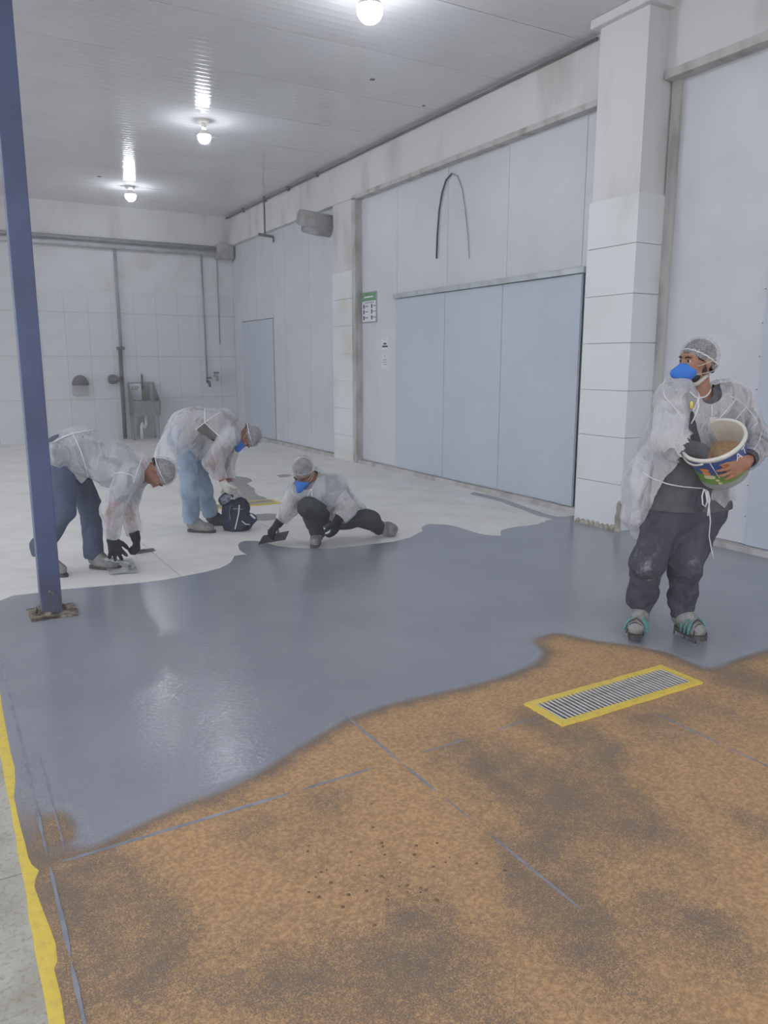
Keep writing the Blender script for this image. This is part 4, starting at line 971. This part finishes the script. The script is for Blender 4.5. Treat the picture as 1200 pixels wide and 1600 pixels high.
strap_px('tie_bow', [tf(*p) for p in ((1100,764),(1097,775),(1098,788),(1102,792),(1105,784),(1103,770),(1100,764),(1106,768),(1109,780),(1107,795),(1106,806))], .004)
strap_px('tie_tail', [A1(1104,766,-.2), A1(1108,790,-.2), A1(1110,815,-.18), A1(1108,838,-.15), A1(1112,860,-.14), A1(1115,872,-.14)], .003)
nb_ = lambda x, y: A1(x, y, -.165)
strap_px('neck_tie', [nb_(*p) for p in ((1078,612),(1086,620),(1091,622),(1088,632),(1083,640),(1086,646),(1092,636),(1092,622),(1090,640),(1084,655),(1080,662))], .0038)
surf_line([gown, shirt, p1], RT, [(1109,590),(1112,600),(1110,612),(1103,620),(1092,622)], .0045, 'neck_binding', M['tie'], gown, .004)
# white cloth strap under the chin
hP = lambda r, f, u: J['head']+J['HE'][0]*r+J['HE'][1]*f+J['HE'][2]*u
cs_ = MB(); cs_.tube([hP(.07,-.06,-.03), hP(.078,-.02,-.085), hP(.05,.03,-.125), hP(0,.075,-.14), hP(-.045,.03,-.125), hP(-.07,-.02,-.08)], [.006,.011,.015,.024,.015,.008], 8); addmb('chin_cloth', RT, cs_, M['whiteglove'])
lg = MB(); lg.bevbox(-.008,.008,-.004,.004,-.02,.02,.003,1); q = A1(1080.5,633,-.172); lg.v = [tuple(q+R_*v[0]+HD*v[1]+ZU*v[2]) for v in lg.v]; addmb('shirt_badge', RT, lg, M['yellow'], parent=shirt)
# shoes on spiked soles
for s in 'RL':
    he, to, an = J['he'+s], J['to'+s], J['an'+s]; sh_ = shoe(RT, an, he, to, M['shoedust'], .005, 'shoe', True, -.02, 1.14)
    d = unit(to-he); sd_ = unit(np.cross(d, ZU))
    for k in (.07, .10, .13):
        mb = MB(); c0 = he+d*k; mb.tube([c0+sd_*.062-ZU*.02, c0+sd_*.057+ZU*.02, c0+sd_*.034+ZU*.06], [.006,.007,.006], 6); addmb('side_stripe', RT, mb, M['teal'], parent=sh_)
        mb = MB(); mb.tube([c0-sd_*.062-ZU*.02, c0-sd_*.057+ZU*.02, c0-sd_*.034+ZU*.06], [.006,.007,.006], 6); addmb('side_stripe', RT, mb, M['teal'], parent=sh_)
    mb = MB()
    for k in (.09, .13): mb.tube([he+d*k+sd_*.05+ZU*.026, he+d*k+ZU*.064, he+d*k-sd_*.05+ZU*.026], .0035, 5)
    mb.tube([he+d*.16+sd_*.05-ZU*.025, he+d*.15+sd_*.03+ZU*.03, he+d*.15+ZU*.043, he+d*.15-sd_*.03+ZU*.03, he+d*.16-sd_*.05-ZU*.025], .004, 5)
    addmb('lace', RT, mb, M['lace'], parent=sh_)
    fz = he[2]-.045
    for i, (a, b) in enumerate(((-.02,.025),(-.02,-.025),(.07,.03),(.07,-.03),(.16,.03),(.16,-.03))):
        mb = MB(); c0 = he+d*a+sd_*b; mb.tube([(c0[0],c0[1],fz),(c0[0],c0[1],ZT)], [.005,.003], 6); addmb('spike', RT, mb, M['sole'], parent=sh_)
# bucket
def bucket():
    c, ax = BK_c, BK_ax; e = empty('bucket', tuple(c-ax*BK_h)); tag(e, 'white plastic paint bucket with blue and green print in the worker\'s arm', 'bucket')
    t = NT('printed_bucket_wall')
    a = np.cross(ax, [0, 0, 1.0]); a /= np.linalg.norm(a); b = np.cross(ax, a)
    mp = t.n('ShaderNodeVectorMath', operation='SUBTRACT'); t.l(t.co, mp.inputs[0]); mp.inputs[1].default_value = tuple(c)
    dt = t.n('ShaderNodeVectorMath', operation='DOT_PRODUCT'); t.l(mp.outputs[0], dt.inputs[0]); dt.inputs[1].default_value = tuple(ax)
    hh = dt.outputs['Value']; wv = t.math('ADD', hh, t.math('MULTIPLY', t.noise(9, 2), .03))
    col = t.mix(t.ramp(wv, -.112, -.104), srgb(112,150,66), srgb(58,84,150)); col = t.mix(t.ramp(hh, -.212, -.204), srgb(150,158,160), col); col = t.mix(t.ramp(hh, -.028, -.024), col, srgb(222,222,216))
    t.set('Base Color', col); t.set('Roughness', .4)
    r_ = lambda h_: BK_b+(BK_r-BK_b)*(1+h_/BK_h)
    MB().lathe(c, ax, [(.001,-BK_h),(BK_b-.01,-BK_h),(BK_b,-BK_h+.01)]+[(r_(h_), h_) for h_ in np.linspace(-.24,-.01,10)], 48).build('outer_wall', t.m, e, True)
    inn = pm('dusty_white_bucket_inside', srgb(206,200,188), srgb(186,176,158), .7, 6)
    MB().lathe(c, ax, [(r_(-.005)-.006,0)]+[(r_(h_)-.008, h_) for h_ in np.linspace(-.02,-.2,8)]+[(.001,-.2)], 48).build('inner_wall', inn, e, True)
    MB().lathe(c, ax, [(r_(0)-.007,-.004),(r_(0)-.005,.006),(r_(0)+.004,.008),(r_(0)+.010,.002),(r_(0)+.010,-.012),(r_(0)+.001,-.016)], 48).build('rim', M['pvc'], e, True)
    sm = pm('loose_orange_sand', srgb(190,160,122), srgb(168,134,96), .95, 40, bump=.6, bscale=120)
    MB().lathe(c, ax, [(r_(-.13)-.008,-.13),(.09,-.125),(.05,-.118),(.001,-.112)], 32).build('sand_fill', sm, e, True)
    # carry handle hanging loose below the rim
    hs = []
    va = unit(np.array(-HD)-ax*(np.array(-HD)@ax)); vb = np.cross(ax, va)
    def P(ang, h_, off=0.0): return c+ax*h_+(va*math.cos(ang)+vb*math.sin(ang))*(r_(h_)+off)
    sg_ = 1 if (vb@R_) > 0 else -1
    Q = lambda deg, h_, off=0.0: P(sg_*math.radians(deg-42), h_, off)
    MB().tube([Q(k, -.012-.03*math.sin(math.radians((k+75)*180/70)) , .012) for k in range(-75, -4, 6)], .0055, 8).build('handle', M['pvc'], e, True)
    MB().tube([Q(2, -.02, .002), Q(4, -.08, .002), Q(8, -.15, .002)], .0025, 5).build('label_seam', M['paper'], e, True)
    orange = pm('orange_print', srgb(226,150,74), srgb(210,120,62), .6, 14); pale = pm('pale_print', srgb(220,214,180), rough=.6)
    def blob(ang, h_, w, hh_, mat, nm):
        mb = MB(); n = 14; vs = [Q(ang, h_, .002)]
        for i in range(n): t_ = 2*math.pi*i/n; vs.append(Q(ang+math.degrees(w*math.copysign(abs(math.cos(t_))**.6, math.cos(t_))/r_(h_)), h_+hh_*math.copysign(abs(math.sin(t_))**.6, math.sin(t_)), .0018))
        mb.add(vs, [(0, 1+i, 1+(i+1) % n) for i in range(n)]); mb.build(nm, mat, e)
    blob(-16,-.085,.024,.012,orange,'print_mark'); blob(-15,-.112,.022,.013,orange,'print_mark'); blob(-12,-.142,.03,.016,pale,'print_mark')
    blob(28,-.07,.022,.02,orange,'print_mark'); blob(2,-.17,.010,.010,pale,'print_mark'); blob(5,-.195,.010,.010,pale,'print_mark')
    for ch, ang in (('A', 56), ('T', 74)):
        pt = Q(ang, -.06, .003); nrm = unit(pt-(c+ax*((pt-c)@ax))); X_ = unit(np.cross(ax, nrm)); mt = Matrix(((X_[0],ax[0],nrm[0],pt[0]),(X_[1],ax[1],nrm[1],pt[1]),(X_[2],ax[2],nrm[2],pt[2]),(0,0,0,1)))
        text('lettering', ch, M['paper'], .065, mt, e)
    lug = Q(-170, -.0, .004); bx('lug', M['pvc'], (lug[0]-.02, lug[0]+.02, lug[1]-.012, lug[1]+.012, lug[2]-.015, lug[2]+.02), e, .004)
bucket()

# ================================================================== worker bent over at the left, beside the post
D2 = fl(150,889)@HD
def A2(x, y, o=0.0): return atD(x, y, D2+o)
J = dict(base=np.array([*fl(110,892)[:2], 0.0]), bulk=1.02)
J['hipR'] = A2(96,708,-.12); J['hipL'] = A2(104,712,.12); J['waist'] = A2(128,700,0); J['chest'] = A2(180,725,.0); J['neck'] = A2(219,728,.0)
J['shR'] = A2(200,742,-.17); J['shL'] = A2(212,746,.16)
J['elR'] = A2(176,796,-.20); J['wrR'] = A2(175,842,-.14); J['elL'] = A2(200,800,.16); J['wrL'] = A2(212,840,.08)
J['knR'] = A2(100,798,-.22); J['anR'] = A2(66,878,-.16); J['knL'] = A2(141,792,.10); J['anL'] = A2(146,866,.02)
for s, dr in (('R', R_*.9-HD*.3), ('L', R_*.97-HD*.2)):
    J['an'+s][2] = .13; J['he'+s] = J['an'+s]*[1,1,0]+[0,0,.046]; J['to'+s] = J['he'+s]+unit(dr)*.19
J['anR'][2] = .2; J['heR'][2] = .12
J['head'] = A2(250,739,.0); J['HE'] = frame(-ZU*1-HD*.22-R_*.12, R_*1-ZU*.2)
gl = dict(c=-R_*.2-HD*.9-ZU*.2, t=R_)
J['handR'] = dict(d=-ZU*.9+R_*.25-HD*.1, c=-R_*.3+HD*.8, t=R_-HD*.3, curl=(.15,.3,.3), fat=.002, sc=1.05, spread=.5)
J['handL'] = dict(d=-ZU*.95+R_*.1, c=-R_*.8-HD*.2, t=-HD, curl=(.9,1.1,.6), fat=.002, sc=1.05)
p2 = person(J, 'worker bent double beside the blue post with both black gloves down', M['skin2'], .008, None); RT = p2
head_gear(RT, J, False, .007)
tr = [cap(J['hipR'], J['hipL'], .135, .135, .05), cap((J['hipR']+J['hipL'])/2, J['waist']-R_*.05, .14, .12, .05)]
for s in 'LR': tr += [cap(J['hip'+s], J['kn'+s], .115, .085, .05), cap(J['kn'+s], J['an'+s], .082, .072, .04), cap(J['an'+s]+ZU*.03, J['an'+s]+ZU*.0, .08, .078, .02)]
wx = J['waist']
add('trousers', RT, tr, M['jeans2'], .009, [(41,.006,28,(0,0,1),1.4)], lambda Q, N: near(Q, J['anL']-ZU*.07, .075) | near(Q, J['anR']-ZU*.07, .075))
add('shirt', RT, torso_prims(J, .014)+limb(J['shR'], J['elR']+(J['shR']-J['elR'])*.5, J['elR']+(J['shR']-J['elR'])*.4, .07, .064, .062)+limb(J['shL'], J['elL']+(J['shL']-J['elL'])*.5, J['elL']+(J['shL']-J['elL'])*.4, .07, .064, .062), M['shirt2'], .009, [(42,.005,30,(1,0,0),.8)], lambda Q, N: near(Q, J['neck']+unit(J['head']-J['neck'])*.04, .085) | ((Q-J['hipR'])@unit(J['chest']-J['hipR']) < -.02))
gw = torso_prims(J, .03); slR = limb(J['shR'], J['elR'], J['wrR']+(J['elR']-J['wrR'])*.1, .088, .085, .068); slL = limb(J['shL'], J['elL'], J['wrL']+(J['elL']-J['wrL'])*.1, .085, .078, .062)
gw += [cap(A2(100,712,0), A2(140,728,-.02), .17, .14, .06), cap(A2(140,728,0), A2(172,742,-.02), .12, .1, .06), cap(A2(90,718,-.1), A2(108,728,-.1), .12, .1, .06), cap(A2(118,740,-.1), A2(128,748,-.1), .05, .03, .05), cap(J['neck'], J['neck']+unit(J['head']-J['neck'])*.05-ZU*.03, .1, .085, .04)]
hem2 = np.array([(40,722),(85,728),(112,741),(128,756),(138,745),(160,760),(200,775),(300,775)], float)
def gdrop2(Q, N):
    px = proj(Q); r = (px[:,1] > np.interp(px[:,0], hem2[:,0], hem2[:,1])) & (px[:,0] < 158)
    r |= near(Q, J['shR'], .06) | near(Q, J['shL'], .06)
    ax = unit(J['head']-J['neck']); r |= (((Q-J['neck'])@ax) > .075) & near(Q, J['neck']+ax*.09, .14)
    r |= inpoly(np.array([(70,664),(88,668),(92,682),(80,692),(70,690)], float), px)
    return r
gown = add('gown', RT, gw, M['gown'], .010, [(51,.009,20,(1,0,.2),.5),(52,.005,50,(.6,0,1),.5)], gdrop2)
for s_ in 'RL':
    add('gown_sleeve', RT, slR if s_ == 'R' else slL, M['gown'], .010, [(35,.008,26,(0,0,1),1.0),(36,.004,60,(0,0,1),1.2)], lambda Q, N: near(Q, J['wr'+s_]+(J['el'+s_]-J['wr'+s_])*.02, .072) | near(Q, J['sh'+s_]+(J['neck']-J['sh'+s_])*.5, .07))
surf_line([gown], RT, [(86,690),(100,682),(115,677),(130,674),(145,672)], .006, 'waist_tie', M['tie'], gown, .006)
surf_line([gown], RT, [(112,675),(120,690),(130,715),(138,745)], .004, 'piping', M['tie'], gown, .004); surf_line([gown], RT, [(178,740),(190,738),(205,742),(212,748)], .004, 'piping', M['tie'], gown, .004); surf_line([gown], RT, [(222,715),(215,735),(208,755)], .004, 'piping', M['tie'], gown, .004)
for s, sp_ in (('R',.5), ('L',.1)):
    hd_ = dict(J['hand'+s]); hd_['fat'] = .0045; add('glove', RT, hand_prims(J['wr'+s], **hd_)+[cap(J['wr'+s]+(J['el'+s]-J['wr'+s])*.18, J['wr'+s], .043, .036, .02)], M['glove'], .006, None, None, it=1)
shoe(RT, J['anL'], J['heL'], J['toL'], M['shoedust'], .007, 'boot', True, .03, 1.12)
# rear boot rests on its toes
shoe(RT, J['anR'], J['heR'], J['toR']-ZU*.0, M['shoedust'], .007, 'boot', True, .03, 1.08)
# mortar-smeared float under the glove
tw = empty('plastering_float', tuple(A2(182,884,-.1)*[1,1,0])); tag(tw, 'mortar-smeared flat trowel under the bent worker\'s black glove', 'trowel')
q = [fl(150,872,.035), fl(206,858+12,.035), fl(216,893,.03), fl(163,889,.03)]
q = [fl(160,879,.02), fl(206,872,.02), fl(217,894,.008), fl(172,897,.008)]
up_ = np.array([0,0,.005]); MB().add([*q, *[v+up_ for v in q]], [(3,2,1,0),(4,5,6,7),(0,1,5,4),(1,2,6,5),(2,3,7,6),(3,0,4,7)]).build('blade', M['trowelw'], tw)
hc = fl(184,880,.06)
MB().tube([fl(158,877,.035), fl(160,873,.085), fl(180,876,.095), fl(200,879,.085), fl(203,884,.03)], .014, 8).build('handle', M['trowelw'], tw, True)
tw2 = empty('steel_scraper', tuple(fl(222,862))); tag(tw2, 'thin steel scraper in the bent worker\'s far fist', 'trowel')
q = [fl(205,860,.01), fl(240,857,.01), fl(242,860,.006), fl(207,866,.006)]; MB().add([*q, *[v+up_*.8 for v in q]], [(3,2,1,0),(4,5,6,7),(0,1,5,4),(1,2,6,5),(2,3,7,6),(3,0,4,7)]).build('blade', M['trowel'], tw2)
MB().tube([fl(212,862,.012), fl(216,861,.06), fl(224,860,.06), fl(228,860,.012)], .009, 8).build('handle', M['trowel'], tw2, True)

# ================================================================== worker stooping over the sack
D3 = fl(312,831)@HD
def A3(x, y, o=0.0): return atD(x, y, D3+o)
J = dict(base=np.array([*fl(318,826)[:2], 0.0]), bulk=1.04)
J['hipR'] = A3(288,682,-.09); J['hipL'] = A3(298,684,.13); J['waist'] = A3(306,662,.02); J['chest'] = A3(345,666,.03); J['neck'] = A3(372,669,.03)
J['shR'] = A3(356,682,-.14); J['shL'] = A3(364,682,.20); J['elR'] = A3(333,722,-.16); J['wrR'] = A3(349,754,-.14); J['elL'] = A3(352,728,.2); J['wrL'] = A3(360,758,.08)
J['knR'] = A3(297,765,-.10); J['anR'] = A3(299,815,.0); J['knL'] = A3(318,768,.2); J['anL'] = A3(328,798,.30)
for s, dr in (('R', R_*.95-HD*.15), ('L', R_*.9+HD*.1)):
    J['an'+s][2] = .13; J['he'+s] = J['an'+s]*[1,1,0]+[0,0,.046]; J['to'+s] = J['he'+s]+unit(dr)*.2
J['head'] = A3(389,682,.02); J['HE'] = frame(-ZU*.95-R_*.25-HD*.35, R_*.9+ZU*.05)
J['handR'] = dict(d=-ZU*.85+R_*.45, c=R_*.6+HD*.5, t=-HD+R_*.3, curl=(.5,.6,.4)); J['handL'] = dict(d=-ZU*.85+R_*.2, c=-HD, t=R_, curl=(.6,.7,.5))
p3 = person(J, 'worker in pale jeans stooping over a dark sack of powder', M['skin3'], .009, None); RT = p3
head_gear(RT, J, True, .008)
tr = [cap(J['hipR'], J['hipL'], .13, .13, .05), cap((J['hipR']+J['hipL'])/2, J['waist'], .13, .11, .05)]
for s in 'LR': tr += [cap(J['hip'+s], J['kn'+s], .108, .085, .05), cap(J['kn'+s], J['an'+s], .084, .078, .04)]
add('trousers', RT, tr, M['jeans3'], .009, [(61,.006,26,(0,0,1),1.6),(62,.004,60,(0,0,1),2)], lambda Q, N: near(Q, J['anL']-ZU*.075, .07) | near(Q, J['anR']-ZU*.075, .07) | near(Q, J['waist']+R_*.1, .1))
add('shirt', RT, torso_prims(J, .014), M['shirt3'], .010, [(63,.005,30,(1,0,0),.8)], lambda Q, N: near(Q, J['neck']+unit(J['head']-J['neck'])*.04, .085) | ((Q-J['hipR'])@unit(J['chest']-J['hipR']) < -.02))
gw = torso_prims(J, .032); slR = limb(J['shR'], J['elR'], J['wrR']+(J['elR']-J['wrR'])*.12, .095, .092, .06); slL = limb(J['shL'], J['elL'], J['wrL']+(J['elL']-J['wrL'])*.15, .09, .085, .06)
gw += [cap(A3(284,664,.0), A3(268,715,.0), .13, .15, .07), cap(A3(282,690,-.05), A3(290,722,-.06), .14, .13, .07), cap(A3(262,716,.05), A3(280,730,.05), .12, .13, .06), cap(A3(312,690,-.06), A3(316,705,-.04), .09, .07, .06), cap(A3(340,676,0), A3(322,700,.0), .11, .08, .06)]
hem3 = np.array([(230,716),(246,720),(268,728),(286,737),(305,722),(318,716),(328,702),(336,700)], float)
def gdrop3(Q, N):
    px = proj(Q); r = (px[:,1] > np.interp(px[:,0], hem3[:,0], hem3[:,1])) & (px[:,0] < 322)
    r |= near(Q, J['shR'], .06) | near(Q, J['shL'], .06)
    ax = unit(J['head']-J['neck']); r |= (((Q-J['neck'])@ax) > .05) & near(Q, J['neck']+ax*.09, .13)
    r |= inpoly(np.array([(306,672),(320,661),(333,672),(344,686),(336,693),(324,682),(312,676)], float), px) & ((N@HD) < 0)
    return r
gown = add('gown', RT, gw, M['gown'], .011, [(71,.011,18,(0,0,1),.5),(72,.005,50,(.6,0,1),.5)], gdrop3)
for s_ in 'RL':
    add('gown_sleeve', RT, slR if s_ == 'R' else slL, M['gown'], .010, [(35,.008,26,(0,0,1),1.0),(36,.004,60,(0,0,1),1.2)], lambda Q, N: near(Q, J['wr'+s_]+(J['el'+s_]-J['wr'+s_])*.02, .072) | near(Q, J['sh'+s_]+(J['neck']-J['sh'+s_])*.5, .07))
surf_line([gown], RT, [(320,634),(320,648),(320,660)], .005, 'piping', M['tie'], gown, .004); surf_line([gown], RT, [(305,672),(320,660),(338,648),(344,644)], .005, 'piping', M['tie'], gown, .004); surf_line([gown], RT, [(320,660),(335,678),(350,686),(360,694)], .005, 'piping', M['tie'], gown, .004)
for s in 'RL':
    hd_ = dict(J['hand'+s]); hd_['fat'] = .004; add('glove', RT, hand_prims(J['wr'+s], **hd_)+[cap(J['wr'+s]+(J['el'+s]-J['wr'+s])*.02, J['wr'+s], .034, .034, .02)], M['whiteglove'], .007, None, None, it=1)
shoe(RT, J['anR'], J['heR'], J['toR'], M['shoedust'], .008, 'boot', True, .0, 1.15); shoe(RT, J['anL'], J['heL'], J['toL'], M['shoedark'], .008, 'boot', True, .0, 1.1)
# the sack
sk_ = empty('powder_sack', tuple(fl(375,830))); tag(sk_, 'slumped dark navy sack with white stripes beside the stooping worker', 'sack')
DS = fl(374,829)@HD; B3 = lambda x, y, o=0: atD(x, y, DS+o)
M['sack'] = cloth('navy_printed_sack', srgb(58,60,76), srgb(44,46,60), srgb(120,124,140)); 
sb_ = np.array(sk_.location)
pr = [cap(B3(368,822,.02), B3(376,790,.04), .085, .08, .05), cap(B3(378,818,.0), B3(392,812,.02), .075, .055, .05), cap(B3(370,795,.05), B3(354,781,.02), .07, .055, .05), cap(B3(360,820,.03), B3(356,795,.05), .06, .06, .05), cap(B3(372,826,.0)+ZU*.02, B3(384,824,.04)+ZU*.02, .06, .05, .04)]
V, Fq = skin(pr, .007, [(81,.012,24,(.2,0,1),.9),(82,.006,60,(0,0,1),.8)], lambda Q, N: Q[:,2] < .003)
bag = link('bag', qmesh('bag', V, Fq, M['sack'], np.zeros(3)), None, sk_)
mo = MB(); cM = B3(353,779,-.05); e1 = unit(R_*.75+ZU*.55); e2 = unit(-R_*.3+ZU*.75-HD*.5); n_ = np.cross(e1, e2); N = 20
ring = [cM+e1*.07*math.copysign(abs(math.cos(t))**.7, math.cos(t))+e2*.055*math.copysign(abs(math.sin(t))**.7, math.sin(t)) for t in np.linspace(0, 2*math.pi, N+1)]
mo.tube(ring, .009, 6); mo.build('mouth_rim', M['sack'], sk_, True)
mo = MB(); mo.add([cM-n_*0+n_*.02]+[v for v in ring[:-1]], [(0, 1+i, 1+(i+1) % N) for i in range(N)]); mo.build('mouth_lining', pm('silver_sack_lining', srgb(150,154,172), srgb(90,94,110), .4, 30, .4, .6), sk_, True)
class _R: pass
fake = _R(); fake.location = (0, 0, 0)
def sack_line(pix, r, nm, mat):
    bv = BVHTree.FromPolygons([Vector(v) for v in V], [tuple(map(int, f)) for f in Fq]); pts = []
    for a, b in zip(pix[:-1], pix[1:]):
        for i in range(6):
            x = a[0]+(b[0]-a[0])*i/6; y = a[1]+(b[1]-a[1])*i/6; d = ray(x, y); d = d/np.linalg.norm(d); h_ = bv.ray_cast(Vector(CAM), Vector(d))
            if h_[0] is not None: pts.append(CAM+d*(h_[3]-.002))
    if len(pts) > 2: MB().tube(pts, r, 5).build(nm, mat, sk_, True)
sack_line([(374,789),(373,802),(370,815),(367,829)], .006, 'print_stripe', M['paper']); sack_line([(378,814),(384,819),(392,820)], .005, 'print_stripe', M['paper']); sack_line([(364,795),(372,795),(380,796)], .004, 'print_stripe', M['greyink']); sack_line([(360,790),(358,800),(360,815)], .003, 'print_stripe', M['greyink']); sack_line([(392,804),(396,808),(399,810)], .011, 'print_stripe', M['paper'])

# ================================================================== kneeling worker with the trowel
D4 = fl(493,850)@HD
def A4(x, y, o=0.0): return atD(x, y, D4+o)
J = dict(base=np.array([*fl(510,845)[:2], 0.0]), bulk=.98)
J['hipR'] = A4(515,802,.12); J['hipL'] = A4(541,804,.18); J['waist'] = A4(522,788,.10); J['chest'] = A4(502,764,-.02); J['neck'] = A4(488,748,-.06)
J['shR'] = A4(463,768,-.02); J['shL'] = A4(527,766,.0); J['elR'] = A4(452,796,-.10); J['wrR'] = A4(435,818,-.08); J['elL'] = A4(541,795,-.10); J['wrL'] = A4(527,814,-.18)
J['knR'] = A4(482,793,-.20); J['anR'] = A4(496,836,.0); J['knL'] = A4(578,812,.10); J['anL'] = A4(592,829,.30)
J['anR'][2] = .1; J['heR'] = J['anR']*[1,1,0]+[0,0,.046]+HD*.03; J['toR'] = J['heR']+unit(-HD*.95-R_*.1)*.18
J['anL'][2] = .085; J['heL'] = J['anL']+R_*.06+ZU*.0; J['toL'] = J['heL']+R_*.10-ZU*.035+HD*.05
J['head'] = A4(473,737,-.16); J['HE'] = frame(-HD*.62-R_*.28-ZU*.72, ZU*1-HD*.3)
J['handR'] = dict(d=-R_*.7-ZU*.65-HD*.1, c=-ZU*.6+R_*.3, t=-HD, curl=(.6,.8,.5), fat=.002, sc=1.05); J['handL'] = dict(d=-ZU*.95-R_*.25, c=-R_*.7+HD*.4, t=-HD, curl=(.35,.5,.4), fat=.002, sc=1.05)
p4 = person(J, 'kneeling worker in white gown spreading grey resin with a trowel', M['skin4'], .008, None); RT = p4
head_gear(RT, J, True, .007)
tr = [cap(J['hipR'], J['hipL'], .13, .13, .05), cap((J['hipR']+J['hipL'])/2, J['waist'], .13, .11, .05)]
for s in 'LR': tr += [cap(J['hip'+s], J['kn'+s], .105, .088, .05), cap(J['kn'+s], J['an'+s], .085, .066, .04)]
add('trousers', RT, tr, M['pants4'], .009, [(91,.006,28,(0,0,1),1.2)], lambda Q, N: near(Q, J['anR']-ZU*.06, .065) | near(Q, J['anL']+R_*.06, .06))
add('shirt', RT, torso_prims(J, .012), M['shirt2'], .010, [(92,.004,30,(1,0,0),.8)], lambda Q, N: near(Q, J['neck']+unit(J['head']-J['neck'])*.04, .08) | ((Q-J['waist'])@unit(J['chest']-J['waist']) < -.08))
gw = torso_prims(J, .03); slR = limb(J['shR'], J['elR'], J['wrR']+(J['elR']-J['wrR'])*.1, .088, .078, .056); slL = limb(J['shL'], J['elL'], J['wrL']+(J['elL']-J['wrL'])*.08, .09, .088, .066)
gw += [cap(A4(535,790,.1), A4(558,797,.14), .11, .08, .06), cap(A4(545,795,.2), A4(560,800,.2), .11, .07, .06), cap(A4(478,766,-.12), A4(474,776,-.12), .06, .045, .04), cap(J['neck'], J['neck']+(J['head']-J['neck'])*.25, .1, .095, .04)]
hem4 = np.array([(440,800),(470,784),(480,779),(492,778),(505,786),(520,796),(540,796),(556,799),(572,794),(600,794)], float)
def gdrop4(Q, N):
    px = proj(Q); arm = (np.linalg.norm(Q-J['elL'], axis=1) < .16) | (np.linalg.norm(Q-J['wrL'], axis=1) < .16) | (px[:,0] < 462)
    r = (px[:,1] > np.interp(px[:,0], hem4[:,0], hem4[:,1])) & ~arm
    r |= near(Q, J['shR'], .06) | near(Q, J['shL'], .06)
    ax = unit(J['head']-J['neck']); r |= (((Q-J['neck'])@ax) > .05) & near(Q, J['neck']+ax*.09, .14)
    return r
gown = add('gown', RT, gw, M['gown'], .010, [(93,.010,20,(.4,0,1),.5),(94,.005,50,(.2,0,1),.5)], gdrop4)
for s_ in 'RL':
    add('gown_sleeve', RT, slR if s_ == 'R' else slL, M['gown'], .009, [(35,.008,26,(0,0,1),1.0),(36,.004,60,(0,0,1),1.2)], lambda Q, N: near(Q, J['wr'+s_]+(J['el'+s_]-J['wr'+s_])*.02, .072) | near(Q, J['sh'+s_]+(J['neck']-J['sh'+s_])*.5, .07))
surf_line([gown], RT, [(487,762),(482,772),(479,782)], .005, 'neck_tie', M['tie'], gown, .008); surf_line([gown], RT, [(487,762),(487,772),(488,780)], .005, 'neck_tie', M['tie'], gown, .008)
for s in 'RL':
    hd_ = dict(J['hand'+s]); hd_['fat'] = .005; add('glove', RT, hand_prims(J['wr'+s], **hd_)+[cap(J['wr'+s]+(J['el'+s]-J['wr'+s])*.3, J['wr'+s], .045, .037, .02)], M['glove'], .006, None, None, it=1)
shoe(RT, J['anR'], J['heR'], J['toR'], M['shoedust'], .007, 'shoe', True, .0, 1.05)
add('shoe', RT, [cap(J['anL']+R_*.02, J['anL']+R_*.09-ZU*.01, .06, .062, .03), cap(J['anL']+R_*.09-ZU*.012, J['anL']+R_*.13-ZU*.02+HD*.04, .062, .05, .03), cap(J['anL']+R_*.08-ZU*.03, J['anL']+R_*.12-ZU*.035, .042, .042, .03)], M['shoedust'], .007, [(2,.002,50,(0,0,1),1)])
tw = empty('finishing_trowel', tuple(fl(428,846))); tag(tw, 'dark steel trowel held on edge by the kneeling worker', 'trowel')
q = [fl(403,851,.009), fl(447,842,.009), fl(452,843,.085), fl(411,851,.085)]
q = [fl(403,851,.009), fl(446,843.5,.009)]; t3_ = atD(452,829.5, fl(446,843.5)@HD-.02); t4_ = atD(411,837, fl(403,851)@HD-.02); q += [t3_, t4_]
th = HD*.006; MB().add([*q, *[v+th for v in q]], [(0,1,2,3),(7,6,5,4),(0,4,5,1),(1,5,6,2),(2,6,7,3),(3,7,4,0)]).build('blade', M['trowel'], tw)
mid = sum(q)/4; ee = unit(q[1]-q[0]); MB().tube([mid-ee*.06+HD*.01, mid-ee*.06-HD*.0+ZU*.07+HD*.02, mid+ee*.04+ZU*.075+HD*.02, mid+ee*.04+HD*.01], .012, 8).build('handle', M['trowel'], tw, True)
# ------------------------------------------------------------------ dust haze in the air
hz = bpy.data.materials.new('dusty_air'); hz.use_nodes = True; t = hz.node_tree; t.nodes.clear()
o_ = t.nodes.new('ShaderNodeOutputMaterial'); v_ = t.nodes.new('ShaderNodeVolumeScatter'); v_.inputs['Color'].default_value = (.97,.975,1,1)
v_.inputs['Density'].default_value = HAZE; v_.inputs['Anisotropy'].default_value = .35; t.links.new(v_.outputs[0], o_.inputs['Volume'])
hb = bx('dust_haze', hz, (XL+.02, 6.15, YF+.02, YB+.15, -.3, ZC+.1)); tag(hb, 'thin bright dust haze hanging in the hall', 'haze', None, 'stuff')
hb.display_type = 'WIRE'
